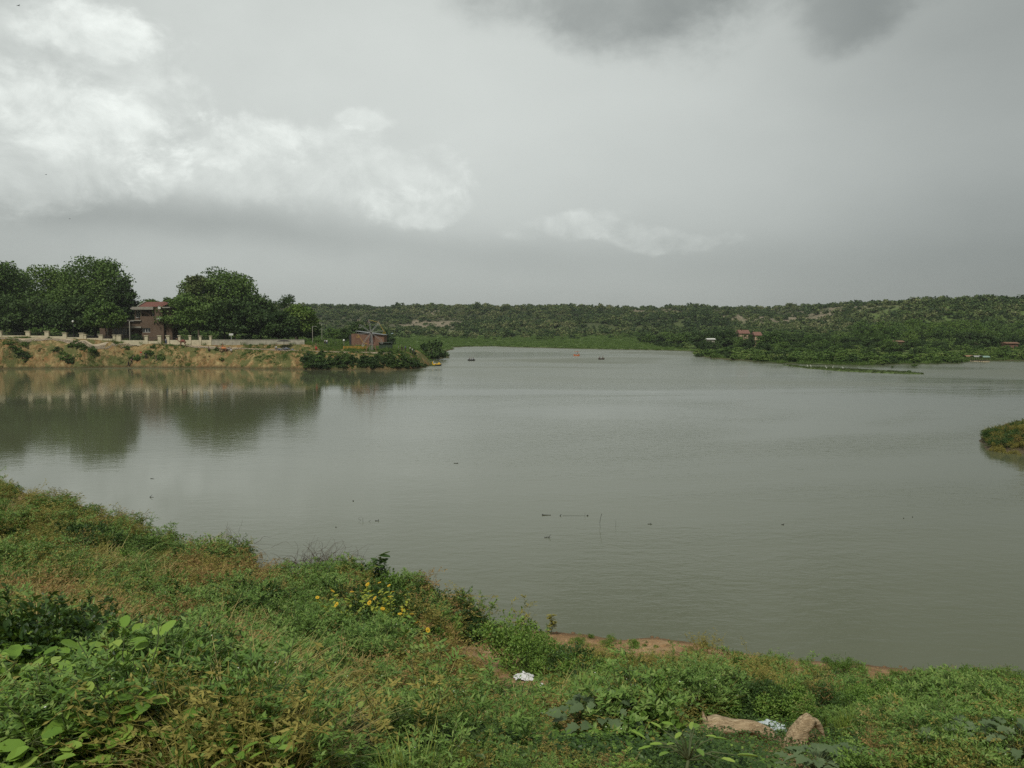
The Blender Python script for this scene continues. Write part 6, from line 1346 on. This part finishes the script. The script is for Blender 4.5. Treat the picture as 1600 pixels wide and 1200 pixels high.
# yellow daisies
def daisy(px, py, seed, h, nst, lab):
    r = np.random.default_rng(seed); x, y, z = gp(px, py); t = thing('yellow_daisy_plant', (x, y, z - .03), 0, lab, 'flowering plant'); ps = [p_ * [1, 1, r.uniform(.8, 1.15)] for p_ in stem_paths(r, nst, h, h * .38)]; b = MB(); lb = MB()
    for p in ps:
        b.tube(p, np.linspace(.008, .003, len(p)), 4, 0, False); n = 30; pp, T = on_path(r, p, n, .25, .95); s = r.uniform(.07, .16, n); leaves(lb, pp, out_dirs(r, n, .2), UPN(r, n, .3), s, s * .45, 'oval', 0)
    b.obj('stem', M_stem, t); me = lb.obj('leaves', L_yellow if seed < 3 else L_light, t)
    for p in ps:
        c = p[-1]; fb = MB(); n = 11; a = np.arange(n) * math.tau / n; tx, ty = r.normal(0, .45, 2); D = np.c_[np.cos(a), np.sin(a), .12 + tx * np.cos(a) + ty * np.sin(a)]; D = D * r.uniform(.75, 1.1); leaves(fb, c + D * .012 + [0, 0, .02], D, unit(np.c_[np.full(n, -tx), np.full(n, -ty), np.ones(n)] + r.normal(0, .1, (n, 3))), .052 * r.uniform(.7, 1.1), .028, 'oval', 0); fl = fb.obj('flower', M_petal, t); d = MB(); d.blobm(tuple(c + [0, 0, .025]), (.028, .028, .018), 1, 0, 0, 8, 5); d.obj('disc', M_disc, fl)
daisy(540, 1030, 1, 1.95, 10, 'left plant with yellow daisy flowers on the near bank'); daisy(612, 1035, 2, 2.1, 11, 'right plant with yellow daisy flowers on the near bank'); daisy(645, 1060, 6, 1.5, 5, 'lower yellow daisy plant in front of the right one')
for px, py, s in ((540, 1035, 1.2), (605, 1045, 1.3), (650, 1090, 1.0)):
    x, y, z = gp(px, py); o = link('yellowing_weed', weed_broad(int(px), .75, 8, .10, 'oval', 12).mesh('yellowing_weed', [L_yellow, M_stem]), None, (x, y, z), rr.uniform(0, 6), s); tag(o, {540: 'yellow-green leafy weed under the left daisies', 605: 'yellow-green leafy weed under the right daisies', 650: 'yellowing weed in front of the daisies'}[px], 'plant')
# driftwood log: a bent bleached trunk with a broken root stump
M_log = None
def logmat():
    m, t, o = new_mat('bleached_wood'); p = objc(); s = t.nodes.new('ShaderNodeSeparateXYZ'); t.links.new(p, s.inputs[0]); v = xyz(X(s.outputs[0]) * 2.5, X(s.outputs[1]) * 14, X(s.outputs[2]) * 14)
    g = noise(v, 2.0, 7, .65, .6); c = ramp(g, [(.3, (.13, .09, .05)), (.45, (.34, .25, .145)), (.62, (.50, .39, .24)), (.8, (.62, .51, .35))]); c = mixc(noise(p, 4, 5, .7).sm(.54, .70) * .5, c, (.22, .14, .07))
    b = bsdf(c, .85, .2); t.links.new(bump(g * .7 + noise(p, 14, 4, .6) * .4, .05, 1.0), b.inputs['Normal']); t.links.new(b.outputs[0], o.inputs[0]); return m
M_log = logmat()
def ridged(P, r, seed, k=18, amp=.16):
    P = np.asarray(P, float); t = np.linspace(0, 1, len(P)); tt = np.linspace(0, 1, len(P) * 6); P2 = np.stack([np.interp(tt, t, P[:, i]) for i in range(3)], 1); 
    for _ in range(6): P2[1:-1] = (P2[:-2] + P2[1:-1] * 2 + P2[2:]) / 4
    r2 = np.interp(tt, t, r); b = MB(); b.tube(P2, 1.0, k, 0, True); V = b.V[0]; n = len(tt); C = P2.repeat(k, 0); D = V - C; a = np.tile(np.arange(k) * math.tau / k, n); q = np.repeat(tt, k)
    f = 1 + amp * (fbm2(np.cos(a) * 1.6 + seed, np.sin(a) * 1.6 + q * 5, 3) * 2 - 1) + amp * .35 * np.sin(a * 5 + q * 3); b.V[0] = C + D * (np.repeat(r2, k) * f)[:, None]; return b
x, y, z = gp(1195, 1162); W = lambda px, py, dz=0, dy=0: (lambda r: (r[0] * y / r[1] * (1 + dy / y) - x, dy, HC + r[2] * (y + dy) / r[1] - z + dz))(ray(px, py))
lg = thing('driftwood_log', (x, y, z), 0, 'bleached crooked fallen trunk lying on the soil at lower right', 'log')
ridged([W(1103, 1128), W(1118, 1131), W(1145, 1137), W(1172, 1134), W(1198, 1146), W(1224, 1172)], [.08, .15, .125, .105, .11, .08], 2, 18, .28).obj('trunk', M_log, lg)
ridged([W(1098, 1112, 0, -.1), W(1101, 1125, 0, -.12), W(1106, 1140, 0, -.15), W(1112, 1158, 0, -.2), W(1113, 1172, 0, -.25)], [.012, .035, .055, .05, .04], 5).obj('broken_branch', M_log, lg)
x, y, z = gp(1250, 1172); sp_ = thing('wood_stump', (x, y, z), 0, 'upright bleached broken stump right of the fallen trunk', 'stump')
ridged([W(1233, 1184), W(1241, 1162), W(1251, 1143), W(1261, 1128), W(1268, 1120)], [.16, .15, .13, .115, .085], 9, 18, .30).obj('stump_body', M_log, sp_); ridged([W(1260, 1130, 0, .05), W(1274, 1127, 0, .08), W(1283, 1140, 0, .1), W(1288, 1154, 0, .1)], [.08, .06, .04, .01], 4).obj('side_splinter', M_log, sp_)
# litter: crumpled white sack pieces
def litter(px, py, w, d, h, seed, lab, col=(.62, .62, .60)):
    r = np.random.default_rng(seed); x, y, z = gp(px, py); n = 22; g = np.linspace(-1, 1, n); U, Vv = np.meshgrid(g, g); e = np.clip(1.15 - (U ** 2 + Vv ** 2) ** .5 + (fbm2(U * 2 + seed, Vv * 2, 3) - .5) * .9, 0, .5) * 2
    Z = (np.abs(fbm2(U * 2.2 + seed, Vv * 2.2, 4) - .5) * 1.6 + .25) * h * np.clip(e, 0, 1); b = MB(); i = np.arange(n - 1)[:, None] * n; j = np.arange(n - 1)[None]; F = np.stack([i + j, i + j + 1, i + n + j + 1, i + n + j], -1).reshape(-1, 4)
    F = F[(e.ravel()[F] > .05).all(1)]; P = np.c_[(U * w / 2).ravel(), (Vv * d / 2).ravel(), Z.ravel()]; P2 = P + r.normal(0, .004, P.shape); b.add(P2, F); 
    b.add(P2 - [0, 0, .004], F[:, ::-1]); o = b.obj('plastic_sheet', plain('litter_white', col, .5, .08, 5, .4), None, loc=(x, y, z + .03), rz=r.uniform(-.3, .3)); tag(o, lab, 'litter')
litter(818, 1061, .50, .4, .13, 3, 'crumpled white plastic lying on the reddish soil patch'); litter(845, 1072, .15, .15, .05, 8, 'scrap of white plastic right of the crumpled sheet'); litter(1205, 1140, .44, .42, .10, 5, 'pale blue-white plastic behind the fallen trunk', (.45, .50, .50))
# sticks and snags in the water with the lines they draw on the surface
def snag(px, py, pts, r, lab, name='snag'):
    x, y = onwater(px, py); s = y / FPX; b = MB()
    for P in pts: b.tube([(u * s, 0, v * s) for u, v in P], np.linspace(r, r * .5, len(P)) if len(P) > 1 else r, 5)
    o = b.obj(name, M_iron, None, loc=(x, y, 0)); tag(o, lab, 'floating stick')
snag(854, 805, [[(-6, .4), (0, .3), (7, .2)]], .03, 'black stick floating left of the other sticks', 'floating_stick'); snag(848, 805, [[(-.5, -1), (0, 2)]], .05, 'stub of a black branch at the end of the floating stick')
snag(876, 806, [[(-1, 0), (1, 2.5)]], .03, 'small bent black twig poking from the water'); snag(918, 806, [[(-1.5, .3), (1.5, .5)], [(0, 0), (.5, 2)]], .03, 'short black twig right of the bent one')
snag(897, 806, [[(-18, .15), (18, .15)]], .006, 'thin reed lying on the water between the black twigs', 'floating_stick'); snag(914, 806, [[(0, -1), (0, 6)]], .008, 'thin upright reed beside the short twig')
snag(938, 824, [[(2, 22), (0, 14), (-1, 6), (0, 0)]], .012, 'tall thin bent reed standing in the water'); snag(962, 822, [[(0, 0), (.4, 12)]], .006, 'fainter thin reed right of the bent one')
snag(856, 840, [[(-6, 1), (0, 0), (7, -.2)], [(0, 0), (5, 5)], [(-2, 0), (-1, 3)], [(2, 0), (3, 3)]], .014, 'forked twig floating below the black stick'); snag(552, 783, [[(-.8, .3), (.8, .6)]], .05, 'black stub left of centre on the water')
snag(525, 824, [[(-.7, .3), (.7, .5)]], .04, 'tiny black stub near the left sticks'); snag(565, 813, [[(-1, 0), (-6, 3), (0, 6)]], .008, 'thin bent reed among the left sticks'); snag(567, 815, [[(0, 0), (0, 6)]], .010, 'thin upright reed among the left sticks')
snag(580, 815, [[(-4, 0), (0, 3)], [(-4, 0), (0, -.5)]], .008, 'v-shaped reed among the left sticks'); snag(590, 814, [[(-4, .5), (2, .5)], [(1, -.5), (1.5, 3)]], .02, 'short dark twig at the right of the left sticks')
snag(1016, 819, [[(-4, .3), (3, .3)], [(0, 0), (1, 2)]], .02, 'faint twig right of the tall reed'); snag(1223, 820, [[(-2, .3), (2, .3)], [(1, 0), (2, 2)]], .025, 'small dark stub on the right part of the water'); snag(1412, 810, [[(-.7, .3), (.7, .3)]], .03, 'left of two tiny stubs near the right edge of the water'); snag(1426, 808, [[(-.7, .3), (.7, .3)]], .03, 'right of two tiny stubs near the right edge of the water')
snag(713, 724, [[(-4, .3), (3, .3)], [(0, 0), (3, 1)]], .02, 'faint floating twig in mid water'); snag(237, 777, [[(-3, .2), (3, .2)], [(-3, .2), (1, 4)]], .02, 'small floating twig off the left shore'); snag(238, 748, [[(-3, .2), (3, .8)]], .02, 'faint twig farther off the left shore')
# tufts on the low bank at the right edge
for px, py, s in ((1592, 676, 1.4), (1603, 678, 1.5), (1572, 690, 1.0), (1556, 700, .9), (1562, 706, 1.0), (1580, 700, 1.0), (1598, 700, 1.1), (1585, 712, .9), (1552, 706, .8), (1568, 712, .8), (1576, 716, .8), (1592, 718, .9), (1560, 712, .7), (1590, 724, .8), (1575, 722, .7), (1602, 728, .8)):
    x, y, z = ground_hit(px, py, h_isl, 50, 95); o = link('leafy_bush', BUSHK[1][1], None, (x, y, z - .1), rr.uniform(0, 6), s); tag(o, 'olive bush on the low bank at the right edge', 'bush', 'bushes on the right-edge bank')
# ------------------------------------------------------------------ haze
top = 46.0
hb = MB(); hb.box((0, 3000, (top - 8) / 2), (6400, 6400, top + 8)); m, t, o = new_mat('haze_air')
pv = t.nodes.new('ShaderNodeVolumePrincipled'); pv.inputs['Color'].default_value = (.80, .84, .84, 1); pv.inputs['Density'].default_value = .00013; pv.inputs['Anisotropy'].default_value = .2
t.links.new(pv.outputs[0], o.inputs['Volume']); hz_ = hb.obj('haze', m); tag(hz_, kind='stuff')

# ------------------------------------------------------------------ place words for look-alikes standing in a row
ROWN = {'bushes on the lower right bank': 'leafy green bush, %s from the left in the lower right belt', 'bushes in the row above the log': 'dark green bush, %s from the left in the row above the log',
        'feathery bushes along the left near bank': 'feathery bush, %s from the left along the left near bank edge', 'dark trees left of the red-roofed house': 'dark flat-topped tree, %s from the left beside the peach house',
        'dark trees on the far shore': 'dark spreading tree on the far shore, %s from the left', 'acacias right of the red-roofed house': 'dark acacia right of the peach house, %s from the left',
        'low acacias behind the right shore': 'low acacia behind the shoreline bushes, %s from the left', 'tall trees below the rocky hill': 'tall bright tree below the rocky hill, %s from the left',
        'rounded trees in front of the wood': 'rounded tree fronting the wood below the rocky hill, %s from the left', 'dark trees behind the moored rafts': 'dark tree behind the moored rafts, %s from the left',
        'thorn trees behind the giant wheel': 'thorn tree on the flat behind the giant wheel, %s from the left', 'light bushes by the moored rafts': 'light green bush on the shore by the rafts, %s from the left',
        'egrets on the mud spit': 'white egret on the grassy mud spit, %s from the left', 'ornamental bushes behind the wall': 'ornamental bush behind the wall pillars, %s from the left',
        'grey sacks heaped under the parasol': 'blue-grey sack in the heap under the parasol, %s from the left', 'small shrubs on the sandy edge': 'small shrub on the sandy water edge, %s from the left',
        'bushes on the right-edge bank': 'olive bush on the right-edge bank, %s from the left', 'feathery weed clumps on the near bank': 'feathery green weed clump on the near bank, %s from the left', 'dark leafy clumps on the near bank': 'dark leafy weed clump on the near bank, %s from the left',
        'withered clumps on the near bank': 'withered brown weed clump on the near bank, %s from the left', 'olive wiry clumps on the near bank': 'olive wiry weed clump on the near bank, %s from the left',
        'light green clumps on the near bank': 'light green broad-leaved clump on the near bank, %s from the left',
        'bushes on the ochre cut bank': 'green bush on the ochre cut bank, %s from the left'}
for g_, f_ in ROWN.items():
    m_ = [o for o in scene.objects if o.parent is None and o.get('group') == g_]
    m_.sort(key=lambda o: float(topix(np.array(o.location))[0][0]))
    for i, o in enumerate(m_, 1):
        sfx = 'th' if 10 <= i % 100 <= 20 else {1: 'st', 2: 'nd', 3: 'rd'}.get(i % 10, 'th'); o['label'] = f_ % ('%d%s' % (i, sfx))
